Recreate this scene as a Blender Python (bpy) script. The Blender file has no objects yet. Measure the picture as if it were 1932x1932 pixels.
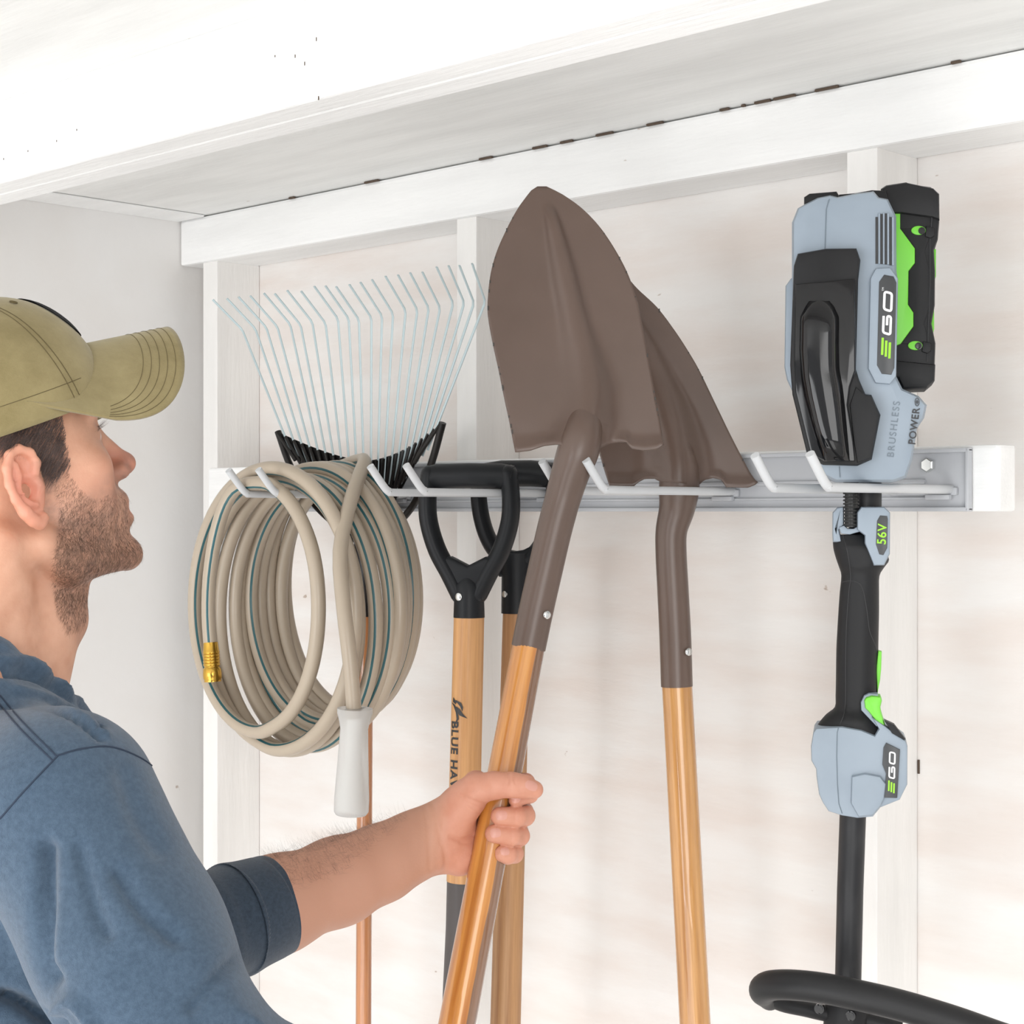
import bpy, bmesh, math, random
import numpy as np
from mathutils import Vector, Matrix, Euler, noise
from mathutils.bvhtree import BVHTree

PI = math.pi
random.seed(7)
SC = bpy.context.scene
COL = SC.collection

# ------------------------------------------------------------------ camera
F_PX = 3230.0
YAW = math.radians(44.25)
CAM = Vector((0.0, -1.80, 1.62))
VD = Vector((-math.sin(YAW), math.cos(YAW), 0.0))     # view direction
RD = Vector((math.cos(YAW), math.sin(YAW), 0.0))      # to the right of the view
UP = Vector((0, 0, 1))
cd = bpy.data.cameras.new('camera')
cd.sensor_width = 36.0
cd.lens = 36.0 * F_PX / 1932.0
cd.clip_start = 0.05
cam = bpy.data.objects.new('camera', cd)
COL.objects.link(cam)
cam.location = CAM
cam.rotation_euler = (PI / 2, 0, YAW)
SC.camera = cam

# ------------------------------------------------------------------ world, light, exposure
w = bpy.data.worlds.new('daylight')
SC.world = w
w.use_nodes = True
wn = w.node_tree.nodes
wn['Background'].inputs[0].default_value = (0.96, 0.98, 1.0, 1)
wn['Background'].inputs[1].default_value = 0.80
def area(name, loc, target, sx, sy, power, color):
    l = bpy.data.lights.new(name, 'AREA')
    l.shape = 'RECTANGLE'; l.size = sx; l.size_y = sy
    l.energy = power; l.color = color
    o = bpy.data.objects.new(name, l)
    COL.objects.link(o)
    o.location = loc
    o.rotation_euler = (Vector(target) - Vector(loc)).to_track_quat('-Z', 'Y').to_euler()
    return o
area('door_daylight', (1.7, -3.0, 1.5), (-1.6, -0.3, 1.5), 1.6, 2.2, 50, (1.0, 0.99, 0.975))
area('window_daylight', (-1.2, -3.9, 1.1), (-1.5, -0.2, 1.5), 2.0, 1.4, 40, (0.97, 0.985, 1.0))
area('upward_fill', (-0.9, -1.9, 0.15), (-1.2, -1.0, 2.1), 2.2, 2.2, 30, (1.0, 0.99, 0.975))  # added fill lamp low in the room, brightens the ceiling from below
SC.view_settings.view_transform = 'Standard'
SC.view_settings.look = 'None'
SC.view_settings.gamma = 1.0
SC.view_settings.use_curve_mapping = False
SC.view_settings.exposure = 0.0

# ------------------------------------------------------------------ placement helpers
class Frame:
    """An upright local frame standing at a distance: y points away from the viewer's spot, x to the right."""
    def __init__(s, px, py, depth, turn=0.0):
        s.o = CAM + VD * depth + RD * ((px - 966) / F_PX * depth) + UP * ((966 - py) / F_PX * depth)
        h = s.o - CAM; h.z = 0; h.normalize()
        a = math.atan2(h.y, h.x) + turn
        s.y = Vector((math.cos(a), math.sin(a), 0))
        s.x = Vector((math.sin(a), -math.cos(a), 0))
        s.yaw = a - PI / 2
    def L(s, px, py, y=0.0):
        d = VD + RD * ((px - 966) / F_PX) + UP * ((966 - py) / F_PX)
        p0 = s.o + s.y * y
        t = (p0 - CAM).dot(s.y) / d.dot(s.y)
        q = CAM + d * t - s.o
        return Vector((q.dot(s.x), q.dot(s.y), q.z))
    def W(s, v):
        return s.o + s.x * v[0] + s.y * v[1] + UP * v[2]

def at(px, py, depth):
    return CAM + VD * depth + RD * ((px - 966) / F_PX * depth) + UP * ((966 - py) / F_PX * depth)

# ------------------------------------------------------------------ object helpers
def tag(o, label=None, cat=None, group=None, kind=None):
    if label: o['label'] = label
    if cat: o['category'] = cat
    if group: o['group'] = group
    if kind: o['kind'] = kind
    return o

def empty(name, loc, rz=0.0, label=None, cat=None, group=None):
    o = bpy.data.objects.new(name, None)
    o.empty_display_size = 0.05
    COL.objects.link(o)
    o.location = loc; o.rotation_euler = (0, 0, rz)
    return tag(o, label, cat, group)

def link(name, me, m, parent=None, smooth=None, kind=None, label=None):
    if m is not None and len(me.materials) == 0:
        for q in (m if isinstance(m, (list, tuple)) else [m]):
            me.materials.append(q)
    o = bpy.data.objects.new(name, me)
    COL.objects.link(o)
    if parent is not None: o.parent = parent
    if smooth is not None:
        for p in me.polygons: p.use_smooth = True
        if smooth < 179:
            me.set_sharp_from_angle(angle=math.radians(smooth))
    return tag(o, label=label, kind=kind)

def fin(name, bm, m, parent=None, smooth=None, kind=None, label=None):
    bmesh.ops.recalc_face_normals(bm, faces=bm.faces[:])
    me = bpy.data.meshes.new(name)
    bm.to_mesh(me); bm.free()
    return link(name, me, m, parent, smooth, kind, label)

def box(bm, c, s, rz=0.0, bevel=0.0):
    r = bmesh.ops.create_cube(bm, size=1.0)
    M = Matrix.Translation(c) @ Matrix.Rotation(rz, 4, 'Z') @ Matrix.Diagonal((s[0], s[1], s[2], 1))
    bmesh.ops.transform(bm, matrix=M, verts=r['verts'])
    if bevel > 0:
        es = list({e for v in r['verts'] for e in v.link_edges})
        bmesh.ops.bevel(bm, geom=es, offset=bevel, segments=2, profile=0.6, affect='EDGES')

def box2(bm, a, b, bevel=0.0):
    box(bm, [(a[i] + b[i]) / 2 for i in range(3)], [abs(b[i] - a[i]) for i in range(3)], 0, bevel)

def smooth_path(pts, n=8, closed=False):
    """Catmull-Rom through the points (any dimension)."""
    P = [np.array(p, float) for p in pts]
    out = []
    N = len(P)
    rng = range(N) if closed else range(N - 1)
    for i in rng:
        if closed:
            a, b, c, d = P[(i - 1) % N], P[i], P[(i + 1) % N], P[(i + 2) % N]
        else:
            b, c = P[i], P[i + 1]
            a = P[i - 1] if i > 0 else 2 * b - c
            d = P[i + 2] if i + 2 < N else 2 * c - b
        for k in range(n):
            t = k / n
            out.append(0.5 * ((2 * b) + (-a + c) * t + (2 * a - 5 * b + 4 * c - d) * t * t + (-a + 3 * b - 3 * c + d) * t ** 3))
    if not closed: out.append(P[-1])
    return out

def tube(bm, pts, r, seg=12, caps=True, closed=False, scale2=None, mat_fn=None, up0=None, round_end=False, twist=None):
    """Sweep a circle (or ellipse: scale2 multiplies the second axis) along pts."""
    P = [Vector(p[:3]) for p in pts]
    n = len(P)
    R = r if hasattr(r, '__len__') else [r] * n
    T = []
    for i in range(n):
        if closed: t = P[(i + 1) % n] - P[(i - 1) % n]
        else: t = P[min(i + 1, n - 1)] - P[max(i - 1, 0)]
        T.append(t.normalized() if t.length > 1e-9 else Vector((0, 0, 1)))
    u = up0 if up0 is not None else (Vector((0, 0, 1)) if abs(T[0].z) < 0.9 else Vector((0, -1, 0)))
    u = Vector(u)
    u = (u - T[0] * u.dot(T[0])).normalized()
    rings = []
    for i in range(n):
        u = (u - T[i] * u.dot(T[i])).normalized()
        v = T[i].cross(u)
        s2 = 1.0 if scale2 is None else (scale2[i] if hasattr(scale2, '__len__') else scale2)
        tw = twist(i) if twist else 0.0
        rings.append([bm.verts.new(P[i] + (u * math.cos(2 * PI * k / seg + tw) + v * (s2 * math.sin(2 * PI * k / seg + tw))) * R[i]) for k in range(seg)])
    m = n if closed else n - 1
    for i in range(m):
        a, b = rings[i], rings[(i + 1) % n]
        for k in range(seg):
            f = bm.faces.new((a[k], a[(k + 1) % seg], b[(k + 1) % seg], b[k]))
            if mat_fn: f.material_index = mat_fn(i, k)
    if caps and not closed:
        for ring, t, rr in ((rings[0], -T[0], R[0]), (rings[-1], T[-1], R[-1])):
            if round_end:
                c0 = sum((x.co for x in ring), Vector()) / seg
                prev = ring
                for q in (0.35, 0.7, 0.92):
                    nr = [bm.verts.new(c0 + (x.co - c0) * math.sqrt(1 - q * q) + t * rr * q) for x in ring]
                    for k in range(seg):
                        bm.faces.new((prev[k], prev[(k + 1) % seg], nr[(k + 1) % seg], nr[k]))
                    prev = nr
                bm.faces.new(prev)
            else:
                bm.faces.new(ring)
    return rings

def lathe(bm, prof, axis_o, axis_d, seg=24):
    """Turn a profile [(distance along axis, radius)] round an axis."""
    d = Vector(axis_d).normalized()
    tube(bm, [Vector(axis_o) + d * p[0] for p in prof], [max(p[1], 1e-5) for p in prof], seg)

def prism(bm, poly, y0, y1, bevel=0.0, seg=2, taper=None):
    """Solid from an outline of local (x, z) points between two depths; taper scales the y0 face about its centre."""
    c = Vector((sum(p[0] for p in poly) / len(poly), sum(p[1] for p in poly) / len(poly)))
    t = taper or 1.0
    a = [bm.verts.new((c.x + (p[0] - c.x) * t, y0, c.y + (p[1] - c.y) * t)) for p in poly]
    b = [bm.verts.new((p[0], y1, p[1])) for p in poly]
    n = len(poly)
    fs = [bm.faces.new(a), bm.faces.new(b[::-1])]
    for i in range(n):
        fs.append(bm.faces.new((a[i], b[i], b[(i + 1) % n], a[(i + 1) % n])))
    bmesh.ops.recalc_face_normals(bm, faces=fs)
    if bevel > 0:
        es = list({e for f in (fs[0], fs[1]) for e in f.edges})
        bmesh.ops.bevel(bm, geom=es, offset=bevel, segments=seg, profile=0.55, affect='EDGES', clamp_overlap=True)

# ------------------------------------------------------------------ materials
def new_mat(name):
    m = bpy.data.materials.new(name); m.use_nodes = True
    nt = m.node_tree
    return m, nt, nt.nodes['Principled BSDF']

def add_bump(nt, b, scale, strength, dist, coord='Object', detail=4, stretch=None, dist_node=None):
    tc = nt.nodes.new('ShaderNodeTexCoord')
    mp = nt.nodes.new('ShaderNodeMapping')
    if stretch: mp.inputs['Scale'].default_value = stretch
    nz = nt.nodes.new('ShaderNodeTexNoise')
    nz.inputs['Scale'].default_value = scale
    nz.inputs['Detail'].default_value = detail
    bp = nt.nodes.new('ShaderNodeBump')
    bp.inputs['Strength'].default_value = strength
    bp.inputs['Distance'].default_value = dist
    nt.links.new(tc.outputs[coord], mp.inputs[0]); nt.links.new(mp.outputs[0], nz.inputs[0])
    nt.links.new(nz.outputs[0], bp.inputs['Height']); nt.links.new(bp.outputs[0], b.inputs['Normal'])
    return mp, nz

def mat(name, col, rough=0.5, metal=0.0, col2=None, nscale=20, bump=0.0, bscale=200, coat=0.0, stretch=None, spec=None, bdist=0.001, contrast=(0.35, 0.65)):
    m, nt, b = new_mat(name)
    b.inputs['Base Color'].default_value = (*col, 1)
    b.inputs['Roughness'].default_value = rough
    b.inputs['Metallic'].default_value = metal
    if coat: b.inputs['Coat Weight'].default_value = coat; b.inputs['Coat Roughness'].default_value = 0.08
    if spec is not None: b.inputs['Specular IOR Level'].default_value = spec
    if col2 is not None:
        tc = nt.nodes.new('ShaderNodeTexCoord'); mp = nt.nodes.new('ShaderNodeMapping')
        if stretch: mp.inputs['Scale'].default_value = stretch
        nz = nt.nodes.new('ShaderNodeTexNoise'); nz.inputs['Scale'].default_value = nscale; nz.inputs['Detail'].default_value = 6
        cr = nt.nodes.new('ShaderNodeValToRGB')
        cr.color_ramp.elements[0].position = contrast[0]; cr.color_ramp.elements[0].color = (*col, 1)
        cr.color_ramp.elements[1].position = contrast[1]; cr.color_ramp.elements[1].color = (*col2, 1)
        nt.links.new(tc.outputs['Object'], mp.inputs[0]); nt.links.new(mp.outputs[0], nz.inputs[0])
        nt.links.new(nz.outputs[0], cr.inputs[0]); nt.links.new(cr.outputs[0], b.inputs['Base Color'])
    if bump: add_bump(nt, b, bscale, bump, bdist, stretch=stretch)
    return m

def paint_mat(name, col, grain, speck=0.0, tint=None, glow_z=None):
    """White painted boards: brush and grain relief, faint stains, small brown specks where paint is missing."""
    m, nt, b = new_mat(name)
    N = nt.nodes; Lk = nt.links
    b.inputs['Roughness'].default_value = 0.55
    tc = N.new('ShaderNodeTexCoord'); mp = N.new('ShaderNodeMapping'); mp.inputs['Scale'].default_value = grain
    Lk.new(tc.outputs['Object'], mp.inputs[0])
    n1 = N.new('ShaderNodeTexNoise'); n1.inputs['Scale'].default_value = 3.0; n1.inputs['Detail'].default_value = 5
    Lk.new(mp.outputs[0], n1.inputs[0])
    r1 = N.new('ShaderNodeValToRGB')
    c2 = tint or tuple(x * 0.93 for x in col)
    r1.color_ramp.elements[0].position = 0.35; r1.color_ramp.elements[0].color = (*c2, 1)
    r1.color_ramp.elements[1].position = 0.62; r1.color_ramp.elements[1].color = (*col, 1)
    Lk.new(n1.outputs[0], r1.inputs[0])
    last = r1.outputs[0]
    if speck:
        mp2 = N.new('ShaderNodeMapping'); mp2.inputs['Scale'].default_value = tuple(0.55 + 0.25 * g for g in grain)
        Lk.new(tc.outputs['Object'], mp2.inputs[0])
        n2 = N.new('ShaderNodeTexNoise'); n2.inputs['Scale'].default_value = 26; n2.inputs['Detail'].default_value = 3
        Lk.new(mp2.outputs[0], n2.inputs[0])
        r2 = N.new('ShaderNodeValToRGB')
        r2.color_ramp.elements[0].position = 0.80 - speck * 0.07; r2.color_ramp.elements[0].color = (0, 0, 0, 1)
        r2.color_ramp.elements[1].position = 0.83 - speck * 0.07; r2.color_ramp.elements[1].color = (0.8, 0.8, 0.8, 1)
        Lk.new(n2.outputs[0], r2.inputs[0])
        mx = N.new('ShaderNodeMix'); mx.data_type = 'RGBA'
        Lk.new(r2.outputs[0], mx.inputs['Factor']); Lk.new(last, mx.inputs['A'])
        mx.inputs['B'].default_value = (0.42, 0.32, 0.25, 1)
        last = mx.outputs['Result']
    Lk.new(last, b.inputs['Base Color'])
    n3 = N.new('ShaderNodeTexNoise'); n3.inputs['Scale'].default_value = 22; n3.inputs['Detail'].default_value = 6
    Lk.new(mp.outputs[0], n3.inputs[0])
    bp = N.new('ShaderNodeBump'); bp.inputs['Strength'].default_value = 0.28; bp.inputs['Distance'].default_value = 0.003
    Lk.new(n3.outputs[0], bp.inputs['Height']); Lk.new(bp.outputs[0], b.inputs['Normal'])
    return m

def wood_mat(name, c1, c2, coat=0.0, stripe=None, rough=0.4):
    """Straight grained handle wood along local z; stripe = (local x threshold, colour) for a darker band of heartwood."""
    m, nt, b = new_mat(name)
    N = nt.nodes; Lk = nt.links
    b.inputs['Roughness'].default_value = rough
    if coat: b.inputs['Coat Weight'].default_value = coat; b.inputs['Coat Roughness'].default_value = 0.035
    tc = N.new('ShaderNodeTexCoord'); mp = N.new('ShaderNodeMapping'); mp.inputs['Scale'].default_value = (60, 60, 2.2)
    Lk.new(tc.outputs['Object'], mp.inputs[0])
    n1 = N.new('ShaderNodeTexNoise'); n1.inputs['Scale'].default_value = 1.6; n1.inputs['Detail'].default_value = 7; n1.inputs['Roughness'].default_value = 0.65
    Lk.new(mp.outputs[0], n1.inputs[0])
    r1 = N.new('ShaderNodeValToRGB')
    r1.color_ramp.elements[0].position = 0.32; r1.color_ramp.elements[0].color = (*c2, 1)
    r1.color_ramp.elements[1].position = 0.62; r1.color_ramp.elements[1].color = (*c1, 1)
    Lk.new(n1.outputs[0], r1.inputs[0])
    last = r1.outputs[0]
    if stripe:
        sp = N.new('ShaderNodeSeparateXYZ'); Lk.new(tc.outputs['Object'], sp.inputs[0])
        n2 = N.new('ShaderNodeTexNoise'); n2.inputs['Scale'].default_value = 9
        mp2 = N.new('ShaderNodeMapping'); mp2.inputs['Scale'].default_value = (0.3, 0.3, 1)
        Lk.new(tc.outputs['Object'], mp2.inputs[0]); Lk.new(mp2.outputs[0], n2.inputs[0])
        ma = N.new('ShaderNodeMath'); ma.operation = 'MULTIPLY_ADD'; ma.inputs[1].default_value = 0.006; ma.inputs[2].default_value = -0.003
        Lk.new(n2.outputs[0], ma.inputs[0])
        ad = N.new('ShaderNodeMath'); ad.operation = 'ADD'; Lk.new(sp.outputs[0], ad.inputs[0]); Lk.new(ma.outputs[0], ad.inputs[1])
        mr = N.new('ShaderNodeMapRange'); mr.inputs[1].default_value = stripe[0]; mr.inputs[2].default_value = stripe[0] + 0.0012
        Lk.new(ad.outputs[0], mr.inputs[0])
        rs = N.new('ShaderNodeValToRGB')
        rs.color_ramp.elements[0].position = 0.3; rs.color_ramp.elements[0].color = (*[x * 0.45 for x in stripe[1]], 1)
        rs.color_ramp.elements[1].position = 0.6; rs.color_ramp.elements[1].color = (*stripe[1], 1)
        Lk.new(n1.outputs[0], rs.inputs[0])
        mx = N.new('ShaderNodeMix'); mx.data_type = 'RGBA'
        Lk.new(mr.outputs[0], mx.inputs['Factor']); Lk.new(last, mx.inputs['A']); Lk.new(rs.outputs[0], mx.inputs['B'])
        last = mx.outputs['Result']
    Lk.new(last, b.inputs['Base Color'])
    bp = N.new('ShaderNodeBump'); bp.inputs['Strength'].default_value = 0.15; bp.inputs['Distance'].default_value = 0.0006
    Lk.new(n1.outputs[0], bp.inputs['Height']); Lk.new(bp.outputs[0], b.inputs['Normal'])
    return m

def L255(r, g, b_):
    return tuple(((x / 255) / 12.92 if x / 255 <= 0.04045 else ((x / 255 + 0.055) / 1.055) ** 2.4) for x in (r, g, b_))

def text_mesh(s, size, extrude=0.0006, offset=0.0, spacing=1.0, shear=0.0):
    cu = bpy.data.curves.new('lettering', 'FONT')
    cu.body = s; cu.size = size; cu.extrude = extrude; cu.offset = offset; cu.space_character = spacing; cu.shear = shear
    cu.align_x = 'CENTER'; cu.align_y = 'CENTER'
    o = bpy.data.objects.new('lettering', cu); COL.objects.link(o)
    dg = bpy.context.evaluated_depsgraph_get()
    me = bpy.data.meshes.new_from_object(o.evaluated_get(dg))
    bpy.data.objects.remove(o)
    return me

# ------------------------------------------------------------------ the shed
M_wall = paint_mat('painted_plywood', L255(236, 233, 230), (1.2, 1.2, 5.0), 1.0, L255(229, 220, 214))
M_wall_left = paint_mat('painted_plywood_left', L255(239, 238, 237), (5.0, 1.2, 1.2), 0.7, L255(234, 231, 228))
M_stud = paint_mat('painted_stud', L255(243, 241, 238), (8, 8, 1.0), 0.4)
M_beam = paint_mat('painted_beam', L255(247, 247, 246), (1.0, 8, 8), 0.55)
M_ceil = paint_mat('painted_ceiling', L255(240, 240, 238), (1.0, 6, 6), 0.6, L255(228, 228, 226))
M_floor = mat('plywood_floor', (0.71, 0.71, 0.705), 0.7, col2=(0.60, 0.59, 0.58), nscale=4)
M_gap = mat('dark_gap', (0.10, 0.07, 0.05), 0.9)

HZ = CAM.z
ZC = HZ + 0.50
def struct(name, bm, m, smooth=None):
    return tag(fin(name, bm, m, None, smooth), kind='structure')

bm = bmesh.new(); box2(bm, (-2.56, 0.0, 0.0), (1.3, 0.02, ZC)); struct('wall_back', bm, M_wall)
bm = bmesh.new(); box2(bm, (-2.474, -4.2, 0.0), (-2.454, -0.001, ZC)); struct('wall_left', bm, M_wall_left)
bm = bmesh.new(); box2(bm, (-2.56, -4.2, ZC), (1.3, 0.02, ZC + 0.02)); struct('ceiling', bm, M_ceil)
bm = bmesh.new(); box2(bm, (-2.56, -4.2, -0.02), (3.0, 0.02, 0.0)); struct('floor', bm, M_floor)
# studs (2x4) and the doubled plate on top of them
for k, (x0, x1) in enumerate(((-2.397, -2.357), (-1.778, -1.738), (-1.119, -1.078), (-0.45, -0.41))):
    bm = bmesh.new(); box2(bm, (x0, -0.089, 0.02), (x1, -0.0005, ZC - 0.078), 0.0015)
    struct('trim_%d' % (k + 1), bm, M_stud)
bm = bmesh.new()
box2(bm, (-2.452, -0.097, ZC - 0.079), (1.2, -0.0005, ZC - 0.0015), 0.005)
struct('trim_5', bm, M_beam)
# the doubled tie beam nearer the viewer
bm = bmesh.new()
box2(bm, (-2.452, -0.743, ZC - 0.10), (1.2, -0.7052, ZC + 0.0005), 0.003)
box2(bm, (-2.452, -0.7048, ZC - 0.10), (1.2, -0.665, ZC + 0.0005), 0.003)
struct('trim_6', bm, M_beam)
# horizontal board behind the rail
bm = bmesh.new(); box2(bm, (-2.33, -0.127, HZ + 0.0005), (-0.9035, -0.0895, HZ + 0.0725), 0.004)
struct('trim_7', bm, M_beam)
# strip of trim where the left wall meets the ceiling
bm = bmesh.new(); box2(bm, (-2.4535, -4.0, ZC - 0.004), (-2.378, -0.10, ZC - 0.0005), 0.001)
struct('trim_8', bm, M_beam)
# dark open joints in the old paint
rr = random.Random(3)
bm = bmesh.new()
x = -2.40
while x < -0.5:
    dens = 0.75 if x > -1.75 else 0.25
    ln = rr.uniform(0.004, 0.035)
    if rr.random() < dens * 0.55:
        box2(bm, (x, -0.1005, ZC - 0.0032), (x + ln, -0.097, ZC - 0.0006))
    x += ln + rr.uniform(0.004, 0.03)
z = ZC - 0.085
while z > 0.9:
    ln = rr.uniform(0.003, 0.02)
    for xs in (-1.0765, -1.7365):
        if rr.random() < (0.62 if z > HZ + 0.30 else 0.05):
            box2(bm, (xs - 0.001, -0.0015, z - ln), (xs + rr.uniform(0.0004, 0.0016), 0.0005, z))
    z -= ln + rr.uniform(0.002, 0.015)
for gx, gy in ((7, 300), (53, 285), (107, 266), (145, 245), (557, 106), (575, 120), (601, 185), (519, 106), (597, 74)):
    d = VD + RD * ((gx - 966) / F_PX) + UP * ((966 - gy) / F_PX)
    q = CAM + d * ((-0.7431 - CAM.y) / d.y)
    box(bm, q, (0.0010, 0.0008, rr.uniform(0.0015, 0.004)))
struct('trim_9', bm, M_gap)
# ------------------------------------------------------------------ the tool rail and its hooks
M_rail = mat('grey_powder_coat', L255(188, 190, 194), 0.38, bump=0.05, bscale=900, bdist=0.0003)
M_hook = mat('light_grey_rubber', L255(204, 206, 208), 0.5)
M_zinc = mat('zinc_steel', (0.72, 0.73, 0.72), 0.25, 1.0)
M_dark = mat('dark_print', (0.03, 0.03, 0.032), 0.5)
RX0, RX1 = -2.15, -0.934
RZ0, RZ1 = HZ + 0.0005, HZ + 0.0695
rail = empty('tool_rail', (RX0, -0.1272, HZ), 0, 'long grey metal wall rail carrying the hooks, bolted to the white board', 'tool rail')
def inv(o):
    return -Vector(o.location)
bm = bmesh.new()
# back sheet, raised rim and two long ribs
def rb(a, b, bev=0.0015):
    box2(bm, [a[i] - rail.location[i] for i in range(3)], [b[i] - rail.location[i] for i in range(3)], bev)
yb = -0.1275
rb((RX0, yb - 0.003, RZ0), (RX1, yb, RZ1))
rb((RX0, yb - 0.010, RZ1 - 0.005), (RX1, yb, RZ1), 0.002)
rb((RX0, yb - 0.010, RZ0), (RX1, yb, RZ0 + 0.005), 0.002)
rb((RX1 - 0.004, yb - 0.010, RZ0), (RX1, yb, RZ1), 0.0015)
rb((RX0, yb - 0.010, RZ0), (RX0 + 0.004, yb, RZ1), 0.0015)
rb((RX0 + 0.02, yb - 0.007, RZ0 + 0.030), (RX1 - 0.055, yb, RZ0 + 0.036), 0.003)
rb((RX0 + 0.02, yb - 0.006, RZ0 + 0.013), (RX1 - 0.055, yb, RZ0 + 0.016), 0.0014)
fin('rail_sheet', bm, M_rail, rail, 40)
for bx in (-0.985, -1.60, -2.08):
    bm = bmesh.new()
    c = Vector((bx, yb - 0.003, HZ + 0.0515)) - rail.location
    lathe(bm, [(0, 0.0), (0, 0.0118), (0.0016, 0.0118), (0.0020, 0.0105)], c, (0, -1, 0), 24)
    tube(bm, [c + Vector((0, -0.0015, 0)), c + Vector((0, -0.0062, 0)), c + Vector((0, -0.0072, 0))], [0.0080, 0.0080, 0.0068], 6)
    fin('bolt', bm, M_zinc, rail, 30)

ZP = HZ + 0.0245
def hook(x, label):
    t = empty('double_hook', (x, -0.1377, ZP), 0, label, 'hook', 'double hooks on the grey rail')
    bm = bmesh.new()
    box(bm, (-0.033, 0.0045, -0.002), (0.084, 0.005, 0.009), 0, 0.0022)
    box(bm, (-0.012, 0.000, -0.0085), (0.030, 0.008, 0.006), 0, 0.002)
    fin('mounting_plate', bm, M_rail, t, 40)
    for dx in (0.0, -0.066):
        bm = bmesh.new()
        pts = [(dx, 0.006, 0), (dx, -0.10, 0), (dx, -0.219, 0), (dx, -0.231, 0.0015), (dx, -0.240, 0.008), (dx, -0.262, 0.0325)]
        pts = smooth_path(pts, 6)
        tube(bm, pts, 0.0049, 16, round_end=False)
        fin('prong', bm, M_hook, t, 50)
    return t
hook(-0.958, 'pale grey double hook carrying the string trimmer')
hook(-1.2510, 'pale grey double hook holding the two brown shovels')
hook(-1.544, 'pale grey double hook holding the two black D-grips')
hook(-1.837, 'pale grey double hook holding the coiled beige hose')

# ------------------------------------------------------------------ shovels
M_brown = mat('brown_enamel', L255(103, 85, 76), 0.33, col2=L255(96, 79, 70), nscale=9, bump=0.10, bscale=420, bdist=0.0006, coat=0.0)
M_chip = mat('bare_edge', (0.05, 0.045, 0.04), 0.6)
M_amber = wood_mat('amber_varnished_wood', L255(214, 146, 66), L255(172, 100, 36), 1.0, (0.0095, L255(134, 96, 70)), 0.35)
M_amber2 = wood_mat('amber_varnished_wood_plain', L255(210, 156, 92), L255(168, 112, 56), 1.0, None, 0.35)

def interp(tab, v):
    for i in range(len(tab) - 1):
        if tab[i][0] <= v <= tab[i + 1][0]:
            t = (v - tab[i][0]) / (tab[i + 1][0] - tab[i][0])
            return [tab[i][k] + t * (tab[i + 1][k] - tab[i][k]) for k in range(len(tab[i]))]
    return list(tab[0] if v < tab[0][0] else tab[-1])

def sm(e0, e1, x):
    t = min(1, max(0, (x - e0) / (e1 - e0)))
    return t * t * (3 - 2 * t)

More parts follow.
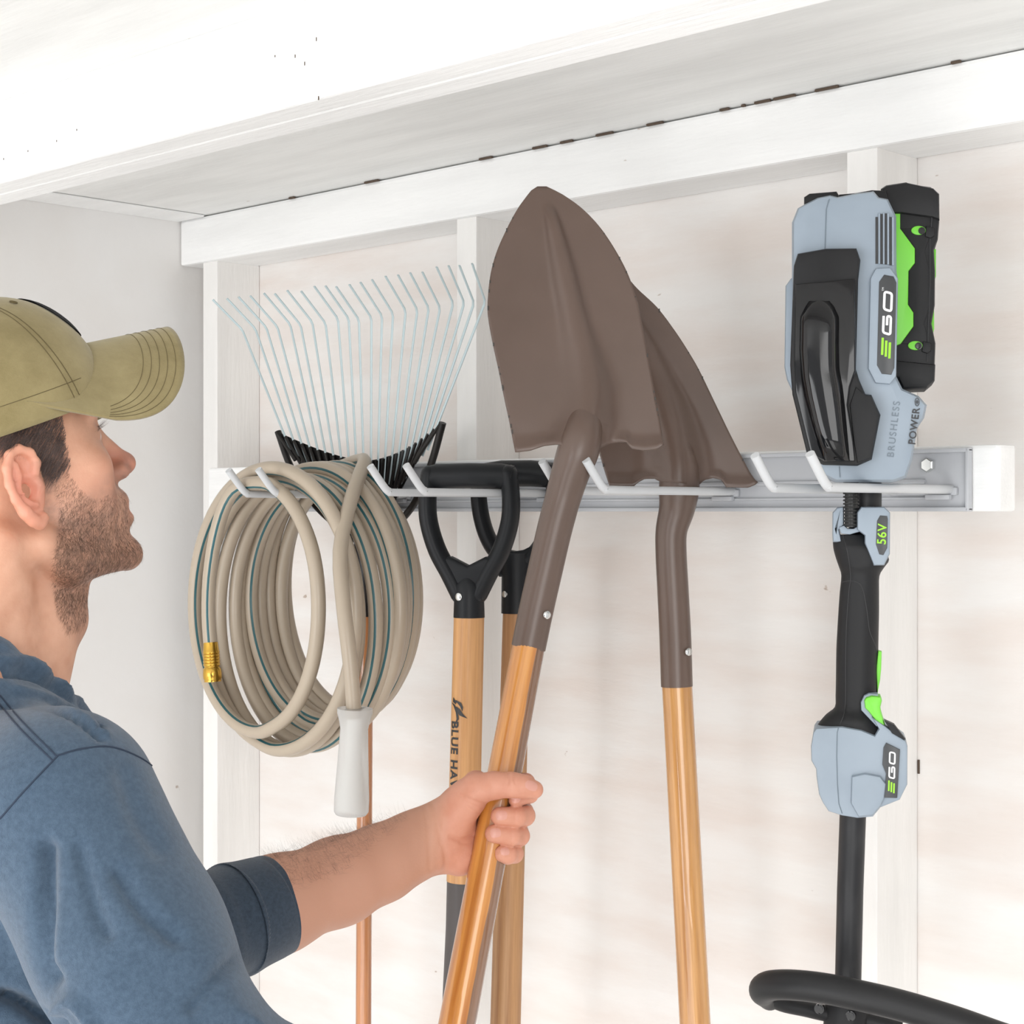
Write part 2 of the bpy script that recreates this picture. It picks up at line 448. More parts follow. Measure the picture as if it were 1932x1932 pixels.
def shovel(fr, root, rows, ridge, lean, dish, bottom, neck, hand, flange, rivet, woodmat, chips):
    """rows: (y, xl, xr) outline in picture measure turned to metres by the frame's plane; ridge: (y, xc, halfwidth, height m)."""
    ya, yb_ = rows[0][0], rows[-1][0]
    H = yb_ - ya
    nv, nu = 64, 56
    tab = smooth_path(rows, 6)
    tab.sort(key=lambda q: q[0])
    rid = smooth_path(ridge, 6)
    bm = bmesh.new()
    grid = []
    def base_y(v):        # the blade leans: y offset against height
        return lean * (v ** 1.0)
    for j in range(nv + 1):
        v = j / nv
        yy = ya + H * v
        r = interp(tab, yy)
        g = interp(rid, yy)
        row = []
        for i in range(nu + 1):
            u = i / nu
            X = r[1] + (r[2] - r[1]) * u
            # bottom edge shape
            Y = yy
            if v > 0.90:
                bo = interp(bottom, X)[1]
                k = (v - 0.90) / 0.10
                Y = yy + (bo - yb_) * k
            du = (X - g[1]) / max(g[2], 1e-3)
            rh = g[3] * math.exp(-abs(du * (0.92 if du < 0 else 1.08)) ** (3.6 - 1.3 * sm(0.45, 0.9, v))) if g[3] > 0 else 0
            uu = 2 * u - 1
            y = base_y(1 - v) + dish * (1 - uu * uu) * (1 - 0.3 * v) * min(1.0, ((r[2] - r[1]) / 300.0)) ** 2 - rh
            y -= flange * sm(0.95, 1.0, v) * sm(0.25, 0.55, abs(uu)) * 1.0
            row.append(bm.verts.new(fr.L(X, Y, y)))
        grid.append(row)
    for j in range(nv):
        for i in range(nu):
            bm.faces.new((grid[j][i], grid[j][i + 1], grid[j + 1][i + 1], grid[j + 1][i]))
    bmesh.ops.recalc_face_normals(bm, faces=bm.faces[:])
    bmesh.ops.remove_doubles(bm, verts=bm.verts[:], dist=0.00005)
    me = bpy.data.meshes.new('blade'); bm.to_mesh(me); bm.free()
    bl = link('blade', me, [M_brown, M_chip], root, 179)
    md = bl.modifiers.new('s', 'SOLIDIFY'); md.thickness = 0.0018; md.offset = 0
    # tubular socket, blends into the ridge
    bm = bmesh.new()
    pts = smooth_path(neck, 7)
    P = [fr.L(p[0], p[1], p[2]) for p in pts]
    tube(bm, P, [p[3] for p in pts], 28, scale2=[p[4] for p in pts], up0=(0, -1, 0))
    so = fin('socket', bm, M_brown, root, 60)
    # rivet
    bm = bmesh.new()
    c = fr.L(*rivet[:3])
    lathe(bm, [(0, 0.0048), (0.0012, 0.0046), (0.0022, 0.0030), (0.0026, 0.0008)], c, Vector((rivet[3], -1, 0)), 16)
    rv = fin('rivet', bm, M_zinc, root, 60)
    # wooden handle, its own axis along local z so the grain runs with it
    a = fr.L(*hand[0][:3]); b = fr.L(*hand[1][:3])
    d = (a - b)
    ho = bpy.data.meshes.new('handle')
    bm = bmesh.new()
    Ln = d.length
    zs = [0, 0.12, 0.3, 0.5, 0.75, 1.0]
    rs = [hand[1][3] + (hand[0][3] - hand[1][3]) * q for q in zs]
    tube(bm, [Vector((0, 0, Ln * q)) for q in zs], rs, 32, up0=(1, 0, 0))
    bm.to_mesh(ho); bm.free()
    o = link('handle', ho, woodmat, root, 60)
    zax = d.normalized(); xax = Vector((1, 0, 0)); xax = (xax - zax * xax.dot(zax)).normalized(); yax = zax.cross(xax)
    M = Matrix((xax, yax, zax)).transposed().to_4x4(); M.translation = b
    o.matrix_local = M
    # small chips in the enamel along the edge
    rr = random.Random(chips)
    bm = bmesh.new()
    for k in range(26):
        v = rr.uniform(0.12, 0.97); side = rr.choice((0, 1))
        yy = ya + H * v; r = interp(tab, yy)
        X = r[1] + 1.2 if side == 0 else r[2] - 1.2
        p = fr.L(X, yy, base_y(1 - v) - 0.0012)
        box(bm, p, (0.0014, 0.0010, rr.uniform(0.001, 0.005)), 0)
    fin('enamel_chips', bm, M_chip, root, None, 'stuff')
    return o

# the shovel held in the hand
F1 = Frame(1078, 900, 1.905)
s1 = empty('round_point_shovel', F1.o, F1.yaw, 'brown round-point shovel with amber handle, lifted off its hook in the man\'s hand', 'shovel')
rows = [(352, 1014, 1031), (358, 1004, 1044), (370, 994, 1066), (395, 976, 1100), (430, 957, 1133), (475, 937, 1163), (520, 925, 1186),
        (570, 920, 1203), (600, 921, 1209), (650, 930, 1219), (700, 941, 1228), (750, 951, 1237), (800, 962, 1246), (842, 972, 1252)]
ridge = [(352, 1030, 8, 0), (385, 1036, 9, 0.0), (408, 1041, 12, 0.007), (450, 1051, 16, 0.0095), (520, 1067, 21, 0.011), (600, 1085, 24, 0.012), (680, 1104, 32, 0.015), (740, 1112, 40, 0.020), (790, 1108, 43, 0.027), (820, 1100, 44, 0.033), (852, 1090, 44, 0.033)]
bottom = [(960, 852), (975, 853), (1000, 850), (1025, 841), (1050, 838), (1060, 840), (1125, 850), (1145, 839), (1165, 834), (1182, 834), (1190, 846), (1215, 850), (1240, 847), (1256, 836)]
neck = [(1109, 735, 0.018, 0.012, 1.1), (1107, 775, 0.0105, 0.0165, 1.1), (1101, 815, -0.0035, 0.0205, 1.05), (1091, 850, -0.007, 0.0225, 1.04), (1077, 890, -0.004, 0.0212, 1.02), (1062, 940, 0.0, 0.0202, 1.0), (1046, 1000, 0.0, 0.0198, 1.0),
        (1030, 1070, 0.0, 0.0196, 1.0), (1013, 1145, 0.0, 0.0195, 1.0), (997, 1222, 0.0, 0.0194, 1.0)]
hand1 = [(999, 1212, 0.0, 0.0182), (854, 1975, -0.10, 0.0200)]
h1 = shovel(F1, s1, rows, ridge, 0.055, 0.010, bottom, neck, hand1, 0.008, (1032, 1160, -0.0165, 0.65), M_amber, 5)

# the shovel hanging behind it
F2 = Frame(1276, 925, 2.045)
s2 = empty('round_point_shovel', F2.o, F2.yaw, 'brown round-point shovel hanging on the hook, half hidden behind the held shovel', 'shovel')
rows = [(468, 1112, 1128), (476, 1102, 1142), (492, 1094, 1162), (520, 1088, 1182), (545, 1086, 1203), (580, 1086, 1240), (625, 1088, 1274), (665, 1092, 1300), (700, 1097, 1320),
        (760, 1108, 1349), (820, 1122, 1378), (870, 1135, 1404), (915, 1150, 1430)]
ridge = [(468, 1120, 8, 0), (530, 1150, 10, 0.0), (580, 1180, 13, 0.006), (640, 1212, 20, 0.010), (700, 1236, 27, 0.013), (760, 1258, 35, 0.019), (820, 1273, 40, 0.026), (870, 1280, 42, 0.034), (920, 1281, 42, 0.034)]
bottom = [(1145, 917), (1195, 918), (1203, 910), (1216, 903), (1235, 903), (1243, 908), (1318, 915), (1328, 906), (1345, 902), (1362, 905), (1370, 919), (1412, 920), (1425, 914), (1435, 905)]
neck = [(1262, 775, 0.014, 0.012, 1.1), (1272, 820, 0.006, 0.0165, 1.1), (1279, 860, -0.0015, 0.0200, 1.05), (1282, 890, -0.004, 0.0225, 1.04), (1281, 925, -0.003, 0.0235, 1.02), (1277, 960, 0.0, 0.0215, 1.0), (1267, 1000, 0.0, 0.0190, 1.0),
        (1266, 1040, 0.0, 0.0186, 1.0), (1270, 1120, 0.0, 0.0188, 1.0), (1274, 1200, 0.0, 0.0190, 1.0), (1277, 1295, 0.0, 0.0190, 1.0)]
hand2 = [(1277, 1285, 0.0, 0.0182), (1314, 1980, -0.01, 0.0186)]
shovel(F2, s2, rows, ridge, 0.035, 0.010, bottom, neck, hand2, 0.006, (1299, 1230, -0.0155, 0.75), M_amber2, 9)

# ------------------------------------------------------------------ two D-grip tools
M_blackp = mat('black_plastic', (0.012, 0.013, 0.015), 0.42, spec=0.25, bump=0.06, bscale=700, bdist=0.0004)
M_ash = wood_mat('pale_ash_wood', L255(212, 160, 106), L255(180, 128, 78), 0.15, None, 0.5)
M_ash2 = wood_mat('brown_ash_wood', L255(190, 145, 100), L255(154, 108, 70), 0.1, None, 0.55)
M_sock = mat('dark_grey_steel', (0.085, 0.074, 0.072), 0.45, 0.0, spec=0.3, bump=0.05, bscale=300)

def wood_shaft(name, a, b, ra, rb_, m, root, sx=1.0):
    d = a - b; L_ = d.length
    bm = bmesh.new()
    tube(bm, [Vector((0, 0, L_ * q / 8)) for q in range(9)], [rb_ + (ra - rb_) * q / 8 for q in range(9)], 32, up0=(1, 0, 0), scale2=sx)
    me = bpy.data.meshes.new(name); bm.to_mesh(me); bm.free()
    o = link(name, me, m, root, 60)
    zax = d.normalized(); xax = Vector((1, 0, 0)); xax = (xax - zax * xax.dot(zax)).normalized(); yax = zax.cross(xax)
    M = Matrix((xax, yax, zax)).transposed().to_4x4(); M.translation = b
    o.matrix_local = M
    return o

# tool in front
d1 = 2.208
G1 = Frame(885, 1110, d1, -math.radians(14))
t1 = empty('d_handle_tool', G1.o, G1.yaw, 'garden tool with black V-shaped D-grip and pale wooden shaft printed with dark lettering', 'garden tool')
bm = bmesh.new()
gz = G1.L(885, 899, 0).z
hw = 0.0525
# grip bar, the two arms and the collar as one moulded piece
tube(bm, [Vector((-hw - 0.006, 0, gz - 0.002)), Vector((-hw + 0.01, 0, gz)), Vector((0, 0, gz + 0.001)), Vector((hw - 0.01, 0, gz)), Vector((hw + 0.006, 0, gz - 0.002))], [0.0150, 0.0165, 0.0165, 0.0165, 0.0155], 24, up0=(0, 0, 1))
for s in (-1, 1):
    pts = [(s * (hw + 0.000), 0, gz + 0.004), (s * (hw + 0.003), 0, gz - 0.030), (s * (hw + 0.001), 0, gz - 0.060), (s * (hw - 0.010), 0, gz - 0.095), (s * 0.026, 0, gz - 0.125), (s * 0.012, 0, gz - 0.152)]
    pts = smooth_path(pts, 5)
    n = len(pts)
    tube(bm, pts, [0.0112 + 0.001 * (i / n) for i in range(n)], 20, up0=(1, 0, 0), scale2=[1.55 - 0.2 * (i / n) for i in range(n)], round_end=True)
prism(bm, [(x_, gz + z_) for x_, z_ in [(-.037, -.108), (-.024, -.103), (-.012, -.109), (0.0, -.115), (.012, -.109), (.024, -.103), (.037, -.108), (.030, -.125), (.0205, -.158), (-.0205, -.158), (-.030, -.125)]], -0.0135, 0.0135, 0.005, 3)
tube(bm, [Vector((0, 0, gz - 0.128)), Vector((0, 0, gz - 0.142)), Vector((0, 0, gz - 0.160)), Vector((0, 0, G1.L(885, 1165, 0).z))], [0.012, 0.0205, 0.0195, 0.0202], 28, up0=(1, 0, 0))
g = fin('grip', bm, M_blackp, t1, 45)
bm = bmesh.new()
lathe(bm, [(0, 0.0052), (0.0016, 0.0050), (0.0028, 0.003), (0.003, 0.0005)], G1.L(866, 1126, -0.0175), (-0.35, -1, 0), 18)
fin('screw', bm, M_zinc, t1, 50)
wood_shaft('shaft', G1.L(885, 1160, 0), G1.L(873, 1662, 0), 0.0197, 0.0210, M_ash, t1)
bm = bmesh.new()
pp = [G1.L(873, 1660, 0), G1.L(872, 1750, 0), G1.L(868, 1860, 0), G1.L(863, 1990, 0)]
tube(bm, pp, [0.0204, 0.0212, 0.0220, 0.0226], 28)
fin('metal_socket', bm, M_sock, t1, 60)
# printed name and bird on the shaft, wrapped on its surface
def wrap_print(me, frame, ax_a, ax_b, rad, u0, v0, rot, root, name, m):
    """Flat (x, y) print wrapped on a shaft: x along rot."""
    d = (ax_b - ax_a).normalized()
    for v in me.vertices:
        x, y = v.co.x, v.co.y
        x, y = x * math.cos(rot) - y * math.sin(rot), x * math.sin(rot) + y * math.cos(rot)
        along = v0 - y                      # distance down the shaft
        ang = (u0 + x) / rad
        q = ax_a + d * along
        rr_ = rad + 0.0003 + (0.0002 if v.co.z > 0 else 0)
        v.co = q + Vector((math.sin(ang) * rr_, -math.cos(ang) * rr_, 0))
    return link(name, me, m, root)
def subdiv(me, n=2):
    bm = bmesh.new(); bm.from_mesh(me)
    bmesh.ops.triangulate(bm, faces=bm.faces[:])
    for _ in range(n):
        bmesh.ops.subdivide_edges(bm, edges=[e for e in bm.edges if e.calc_length() > 0.003], cuts=1)
        bmesh.ops.triangulate(bm, faces=bm.faces[:])
    bm.to_mesh(me); bm.free(); return me
A_, B_ = G1.L(885, 1160, 0), G1.L(873, 1662, 0)
px = d1 / F_PX
me = subdiv(text_mesh('BLUE HAWK', 0.0175, 0.0001, 0.0005, 1.12))
wrap_print(me, G1, A_, B_, 0.0204, -0.0128, (1436 - 1160) * px, -PI / 2, t1, 'printed_name', M_dark)
bird = [[(0, 0), (.35, .55), (.9, .75), (1.6, .8), (1.1, 1.0), (.5, .95), (0.0, .5)],
        [(.7, 0), (1.1, .25), (1.9, .4), (2.6, 1.05), (1.9, .8), (1.2, .65), (.8, .4)],
        [(-.1, -.3), (.6, .0), (1.4, .1), (2.2, .0), (2.9, -.45), (2.3, .25), (1.4, .35), (.5, .2)],
        [(-.5, .2), (0, .0), (.5, .35), (.2, .45)]]
me = bpy.data.meshes.new('bird')
bm = bmesh.new()
for poly in bird:
    bm.faces.new([bm.verts.new(((p[0] - 1.0) * 0.0105, (p[1] - .35) * 0.0135, 0.001)) for p in poly])
bm.to_mesh(me); bm.free(); subdiv(me)
wrap_print(me, G1, A_, B_, 0.0204, -0.0085, (1334 - 1160) * px, -PI / 2 + 0.35, t1, 'printed_bird', M_dark)

# tool behind, nearer the wall
G2 = Frame(974, 1080, 2.268, -math.radians(16))
t2 = empty('d_handle_tool', G2.o, G2.yaw, 'garden tool with black round-bottomed D-grip and brown shaft, behind the held shovel', 'garden tool')
bm = bmesh.new()
gz = G2.L(974, 896, 0).z
hw = 0.050
tube(bm, [Vector((-hw, 0, gz - 0.001)), Vector((-0.02, 0, gz + 0.002)), Vector((0.02, 0, gz + 0.002)), Vector((hw, 0, gz - 0.001))], [0.0160, 0.0175, 0.0175, 0.0165], 24, up0=(0, 0, 1), round_end=False)
for s in (-1, 1):
    pts = [(s * hw, 0, gz + 0.006), (s * (hw + 0.002), 0, gz - 0.030), (s * (hw - 0.004), 0, gz - 0.065), (s * 0.034, 0, gz - 0.093), (s * 0.018, 0, gz - 0.110), (s * 0.002, 0, gz - 0.116)]
    pts = smooth_path(pts, 5); n = len(pts)
    tube(bm, pts, [0.0102 + 0.0012 * (i / n) for i in range(n)], 20, up0=(1, 0, 0), scale2=[1.6 - 0.2 * (i / n) for i in range(n)], round_end=True)
prism(bm, [(x_, gz + z_) for x_, z_ in [(-.040, -.083), (-.027, -.092), (-.012, -.099), (0.0, -.101), (.012, -.099), (.027, -.092), (.040, -.083), (.034, -.110), (.021, -.135), (-.021, -.135), (-.034, -.110)]], -0.013, 0.013, 0.005, 3)
tube(bm, [Vector((0, 0, gz - 0.104)), Vector((0, 0, gz - 0.120)), Vector((0, 0, gz - 0.135)), Vector((0, 0, G2.L(974, 1157, 0).z)), ], [0.024, 0.0225, 0.0195, 0.0200], 28, up0=(1, 0, 0))
fin('grip', bm, M_blackp, t2, 45)
bm = bmesh.new()
lathe(bm, [(0, 0.0045), (0.0016, 0.0043), (0.0022, 0.0025), (0.0022, 0.0005)], G2.L(953, 1121, -0.0170), (-0.6, -1, 0), 18)
fin('screw', bm, M_zinc, t2, 50)
wood_shaft('shaft', G2.L(975, 1152, 0), G2.L(952, 1990, 0), 0.0185, 0.0205, M_ash2, t2)

# ------------------------------------------------------------------ leaf rake
M_tine = mat('pale_green_zinc', L255(184, 200, 204), 0.32, 0.35)
M_rakep = mat('black_rake_plastic', (0.014, 0.012, 0.011), 0.38, spec=0.3)
M_rakew = wood_mat('red_brown_varnished_wood', L255(196, 132, 82), L255(158, 96, 52), 1.0, None, 0.3)
RXc, RY = -1.868, -0.190
rake = empty('leaf_rake', (RXc, RY, HZ), 0, 'leaf rake hung head up behind the hose, with wire tines and black head', 'rake')
def headz(q, e):      # q in -1..1 across the head; e 0 upper edge, 1 lower edge
    up = 0.074 + 0.046 * abs(q) ** 1.6
    lo = -0.032 + 0.092 * abs(q) ** 1.3
    return up + (lo - up) * e
def heady(q, e):
    return 0.010 * (1 - abs(q) ** 2) - 0.012 * q * q
NT = 22
rr = random.Random(11)
for i in range(NT):
    q = -1 + 2 * (i + 0.5) / NT
    xb = q * 0.168
    zb = headz(q, 0.35)
    xt = q * 0.278 + rr.uniform(-0.003, 0.003)
    zt = 0.280 + rr.uniform(-0.0025, 0.0025)
    yb0 = heady(q, 0)
    a = Vector((xb - (xt - xb) * 0.12, yb0, zb - 0.01))
    b = Vector((xt, yb0 - 0.004, zt))
    # end of the tine, bent forward
    dx = (xt - xb) / (zt - zb)
    cpt = b + Vector((dx * 0.032, -0.042, 0.044))
    bm = bmesh.new()
    pts = [a, a.lerp(b, 0.5), b - (b - a).normalized() * 0.004, b + (cpt - b).normalized() * 0.004, cpt]
    tube(bm, pts, 0.0021, 8, up0=(1, 0, 0), scale2=0.62)
    fin('tine', bm, M_tine, rake, 40)
# black head: slotted curved plate with rims
bm = bmesh.new()
NQ = 92
def slot(iq, ie):
    k = iq % 4
    return (k in (1,)) and ie in (3,) 
EV = [0.0, 0.10, 0.22, 0.40, 0.55, 0.70, 0.85, 1.0]
g = [[bm.verts.new((( -1 + 2 * i / NQ) * (0.178 - 0.062 * e ** 1.1), heady(-1 + 2 * i / NQ, e), headz(-1 + 2 * i / NQ, e))) for e in EV] for i in range(NQ + 1)]
for i in range(NQ):
    for j in range(len(EV) - 1):
        if j in (4, 6) and i % 4 == 1 and 4 < i < NQ - 4 and abs(-1 + 2 * i / NQ) > (0.12 if j == 3 else 0.3):
            continue
        bm.faces.new((g[i][j], g[i][j + 1], g[i + 1][j + 1], g[i + 1][j]))
r_ = bmesh.ops.solidify(bm, geom=bm.faces[:], thickness=0.004)
for i in range(0, NQ + 1, 4):        # ribs between the tines
    q = -1 + 2 * i / NQ
    p0 = Vector((q * 0.178, heady(q, 0) - 0.003, headz(q, 0.02))); p1 = Vector((q * 0.135, heady(q, .7) - 0.003, headz(q, 0.72)))
    tube(bm, [p0, p1], [0.0024, 0.0028], 6)
for s in (-1, 1):                     # strong side rails running down to the socket
    pts = [(s * 0.180, heady(1, 0), 0.121), (s * 0.153, -0.008, 0.066), (s * 0.112, 0.0, 0.014), (s * 0.060, 0.006, -0.022), (s * 0.012, 0.006, -0.045)]
    tube(bm, smooth_path(pts, 5), 0.0052, 10)
tube(bm, [Vector((0, 0.004, 0.03)), Vector((0, 0.006, -0.06)), Vector((0, 0.006, -0.15))], [0.018, 0.0165, 0.0145], 20)
fin('rake_head', bm, M_rakep, rake, 40)
wh = wood_shaft('handle', Vector((0.0, 0.006, -0.10)), Vector((-0.004, 0.004, -0.95)), 0.0112, 0.0114, M_rakew, rake)

# ------------------------------------------------------------------ garden hose
M_hose = mat('beige_vinyl', L255(178, 164, 146), 0.32, bump=0.02, bscale=500)
M_stripe = mat('teal_stripe', L255(42, 92, 98), 0.3)
M_brass = mat('brass', L255(206, 164, 74), 0.22, 1.0, bump=0.03, bscale=300)
def glaze(name, col, alpha_t):
    m, nt, b = new_mat(name)
    b.inputs['Base Color'].default_value = (*col, 1); b.inputs['Roughness'].default_value = 0.45
    b.inputs['Transmission Weight'].default_value = alpha_t
    b.inputs['IOR'].default_value = 1.2
    b.inputs['Subsurface Weight'].default_value = 0.0
    return m
M_sleeve = glaze('milky_silicone', (0.86, 0.86, 0.85), 0.6)
HXc = -1.872
hose = empty('garden_hose', (HXc, -0.30, HZ), 0, 'coiled beige garden hose with a teal stripe hanging on the leftmost hook', 'hose')
HR = 0.0098
turns_lift = 0.003
# one continuous length: turn by turn (y of the turn, half width, half height, centre dx, top z)
turns = [  # yoff, rx, rz, cx, ztop
    (-0.060, 0.142, 0.160, -0.030, 0.040),
    (-0.050, 0.178, 0.192, -0.002, 0.060),
    (-0.030, 0.170, 0.186, -0.012, 0.043),
    (-0.010, 0.172, 0.190, -0.002, 0.044),
    (0.012, 0.170, 0.180, 0.004, 0.042),
    (0.020, 0.176, 0.190, 0.008, 0.061),
    (0.038, 0.168, 0.186, 0.002, 0.062),
    (0.034, 0.164, 0.172, 0.006, 0.043),
    (0.052, 0.160, 0.170, 0.000, 0.044),
    (0.068, 0.158, 0.180, -0.002, 0.064),
    (0.084, 0.148, 0.168, -0.002, 0.046),
    (0.096, 0.150, 0.172, -0.006, 0.066),
]
hp_ = []
def turn_pt(T, ang):
    yo, rx, rz, cx, zt = T
    zt = zt + (turns_lift if zt < 0.05 else 0)
    # ang 0 = top, going over the right side down; upper half flatter because it hangs
    s, c = math.sin(ang), math.cos(ang)
    return np.array([cx + rx * s, yo, zt - rz + rz * c])
rr = random.Random(5)
NTn = len(turns)
seg_per = 30
full = []
for k in range(NTn - 1):
    A, B = np.array(turns[k]), np.array(turns[k + 1])
    for j in range(seg_per):
        t = j / seg_per
        # blend between turns mostly along the bottom of the coil
        tt = sm(0.22, 0.78, t)
        T = A + (B - A) * tt
        full.append(turn_pt(T, 2 * PI * t))
full.append(turn_pt(turns[-1], 0))
# start: end with the brass coupling, comes down on the near left; finish: sleeve end hangs down at the right
lead = [np.array([-0.190, -0.040, -0.275]) + 0 for _ in range(1)]
start = [np.array(p) for p in [(-0.098, -0.080, -0.198), (-0.103, -0.081, -0.145), (-0.102, -0.080, -0.092), (-0.092, -0.077, -0.035), (-0.075, -0.072, 0.012), (-0.050, -0.066, 0.036)]]
i0 = 1
full = start + full[i0:]
endp = [np.array(p) for p in [(0.050, 0.072, 0.073), (0.092, 0.030, 0.053), (0.130, -0.020, 0.013), (0.163, -0.065, -0.050), (0.190, -0.082, -0.120), (0.204, -0.083, -0.190), (0.208, -0.079, -0.262)]]
full = full[:-1] + endp
pts = smooth_path(full, 3)
bm = bmesh.new()
P = [Vector(p) for p in pts]
# stripe sits on one line of the tube, slowly turning
SEG = 18
n = len(P)
def mf(i, k):
    ph = 0
    return 1 if k == 1 else 0
u0 = Vector((0, -1, 0))
tube(bm, P, HR, SEG, mat_fn=mf, up0=u0, twist=lambda i: 0.9 * math.sin(i * 0.0125 + 0.4) - 0.15)
fin('hose_tube', bm, [M_hose, M_stripe], hose, 60)
# brass coupling at the start
p0 = P[0]; dirn = (P[0] - P[4]).normalized()
bm = bmesh.new()
prof = [(-0.012, 0.0100), (0.0, 0.0112)]
for k in range(5):
    z0 = 0.001 + k * 0.0042
    prof += [(z0, 0.0118), (z0 + 0.0022, 0.0118), (z0 + 0.003, 0.0110)]
prof += [(0.0225, 0.0105), (0.025, 0.0125), (0.031, 0.0132), (0.038, 0.0132), (0.040, 0.0120), (0.043, 0.0122), (0.043, 0.0085), (0.034, 0.0080)]
lathe(bm, prof, p0 - dirn * 0.004, dirn, 28)
fin('brass_coupling', bm, M_brass, hose, 35)
# milky grip sleeve at the other end
bm = bmesh.new()
p1 = P[-1]; dd = Vector((-0.055, 0.0, -1)).normalized()
lathe(bm, [(-0.012, 0.0125), (-0.012, 0.0225), (-0.006, 0.0225), (0.004, 0.0195), (0.014, 0.0178), (0.04, 0.0190), (0.075, 0.0208), (0.105, 0.0224), (0.120, 0.0222), (0.124, 0.0195), (0.126, 0.004)], p1, dd, 32)
fin('grip_sleeve', bm, M_sleeve, hose, 50)
bm = bmesh.new()
lathe(bm, [(-0.01, 0.0085), (0.05, 0.0095), (0.10, 0.0155), (0.118, 0.0160)], p1, dd, 24)
fin('inner_fitting', bm, mat('cloudy_core', (0.85, 0.83, 0.79), 0.6), hose, 50)
# ------------------------------------------------------------------ string trimmer
M_tg = mat('blue_grey_plastic', L255(148, 160, 172), 0.45, col2=L255(140, 152, 164), nscale=14, bump=0.04, bscale=900, bdist=0.0003)
M_tk = mat('charcoal_plastic', (0.016, 0.016, 0.017), 0.5, spec=0.25, bump=0.08, bscale=900, bdist=0.0004)
M_gloss = mat('gloss_black', (0.006, 0.006, 0.007), 0.07, spec=0.45)
M_green = mat('lime_plastic', L255(118, 210, 62), 0.4)
M_badge = mat('badge_grey', (0.045, 0.047, 0.05), 0.35)
M_white = mat('logo_white', (0.85, 0.86, 0.86), 0.4)
M_gl = mat('logo_green', L255(150, 215, 40), 0.4)
M_emb = mat('embossed_grey', L255(112, 124, 134), 0.5)
TR = Frame(1606, 920, 1.786)
trim = empty('string_trimmer', TR.o, TR.yaw, 'grey and black battery string trimmer hanging upside down on the rightmost hook', 'string trimmer')
def z6(x, y): return (1440 + x / 2.928, 320 + y / 2.928)
def z7(x, y): return (1480 + x / 2.76, 900 + y / 2.76)
def outl(pts, conv, y):
    out = []
    for p in pts:
        q = TR.L(*conv(*p), y); out.append((q.x, q.z))
    return out
def tprism(name, pts, conv, y0, y1, m, bevel=0.003, ref=None, parent=None, sub=None, smooth=35, label=None):
    bm = bmesh.new()
    prism(bm, outl(pts, conv, y0 if ref is None else ref), y0, y1, bevel)
    return fin(name, bm, m, parent or trim, smooth, label=label)

# powerhead housing
body = [(190, 210), (225, 190), (300, 152), (370, 138), (410, 148), (520, 126), (610, 116), (640, 150), (690, 160), (735, 255), (737, 560), (745, 620), (735, 1140), (770, 1210),
        (860, 1250), (905, 1300), (890, 1370), (850, 1430), (825, 1600), (790, 1700), (720, 1725), (400, 1725), (270, 1660), (235, 1550), (180, 1260), (158, 1200), (158, 290)]
hs = tprism('motor_housing', body, z6, -0.045, 0.045, M_tg, 0.009, ref=-0.04)
tprism('side_shoulder', [(165, 590), (150, 600), (122, 640), (116, 1090), (130, 1160), (165, 1235), (240, 1235), (240, 590)], z6, -0.034, 0.03, M_tg, 0.005, parent=hs)
# seam line down the middle
bm = bmesh.new()
pp = [TR.L(*z6(*p), y) for p, y in (((378, 146), -0.038), ((362, 170), -0.0452), ((348, 220), -0.0454), ((341, 436), -0.0454))]
tube(bm, pp, 0.0005, 6)
fin('seam', bm, M_emb, hs)
bm = bmesh.new()
pp = [TR.L(*z6(*p), y) for p, y in (((420, 1640), -0.0454), ((424, 1700), -0.0452))]
tube(bm, pp, 0.0005, 6)
fin('seam', bm, M_emb, hs)
# raised shroud on the front left
cover = [(190, 462), (345, 434), (515, 432), (537, 497), (525, 600), (512, 1100), (530, 1160), (565, 1240), (598, 1243), (648, 1355), (600, 1600), (520, 1635), (330, 1630), (245, 1585), (160, 1240), (148, 1080), (168, 530)]
cv = tprism('black_shroud', cover, z6, -0.060, -0.040, M_tk, 0.004, parent=trim)
# glossy window with a bulge
bm = bmesh.new()
lens = [(178, 632), (505, 600), (512, 1110), (480, 1200), (468, 1300), (500, 1500), (505, 1610), (335, 1612), (262, 1570), (180, 1230), (172, 1080)]
prism(bm, outl(lens, z6, -0.066), -0.0645, -0.056, 0.002)
fin('gloss_panel', bm, M_gloss, cv, 35)
bm = bmesh.new()
NU, NV = 14, 30
left = [(725, 252), (745, 238), (815, 202), (1000, 198), (1150, 208), (1250, 225), (1400, 262), (1520, 300), (1605, 335)]
right = [(725, 372), (745, 388), (815, 420), (1000, 420), (1100, 422), (1200, 440), (1300, 452), (1500, 470), (1610, 480)]
gr = []
for j in range(NV + 1):
    yy = 725 + (1608 - 725) * j / NV
    a, b = interp(left, yy)[1], interp(right, yy)[1]
    row = []
    for i in range(NU + 1):
        u = i / NU
        e = min(1, 4.5 * min(u, 1 - u)) ; f = min(1, 6 * min(j / NV, 1 - j / NV))
        hgt = 0.014 * (e * (2 - e)) ** 0.7 * (f * (2 - f)) ** 0.8 + 0.004 * math.sin(PI * u)
        row.append(bm.verts.new(TR.L(*z6(a + (b - a) * u, yy), -0.0655 - hgt + 0.0015)))
    gr.append(row)
for j in range(NV):
    for i in range(NU):
        bm.faces.new((gr[j][i], gr[j][i + 1], gr[j + 1][i + 1], gr[j + 1][i]))
fin('gloss_bulge', bm, M_gloss, cv, 179)
# right lower facet of the shroud
tprism('shroud_facet', [(512, 1200), (565, 1245), (598, 1248), (640, 1355), (597, 1592), (520, 1618), (500, 1500), (478, 1300)], z6, -0.063, -0.057, M_tk, 0.002, parent=cv)
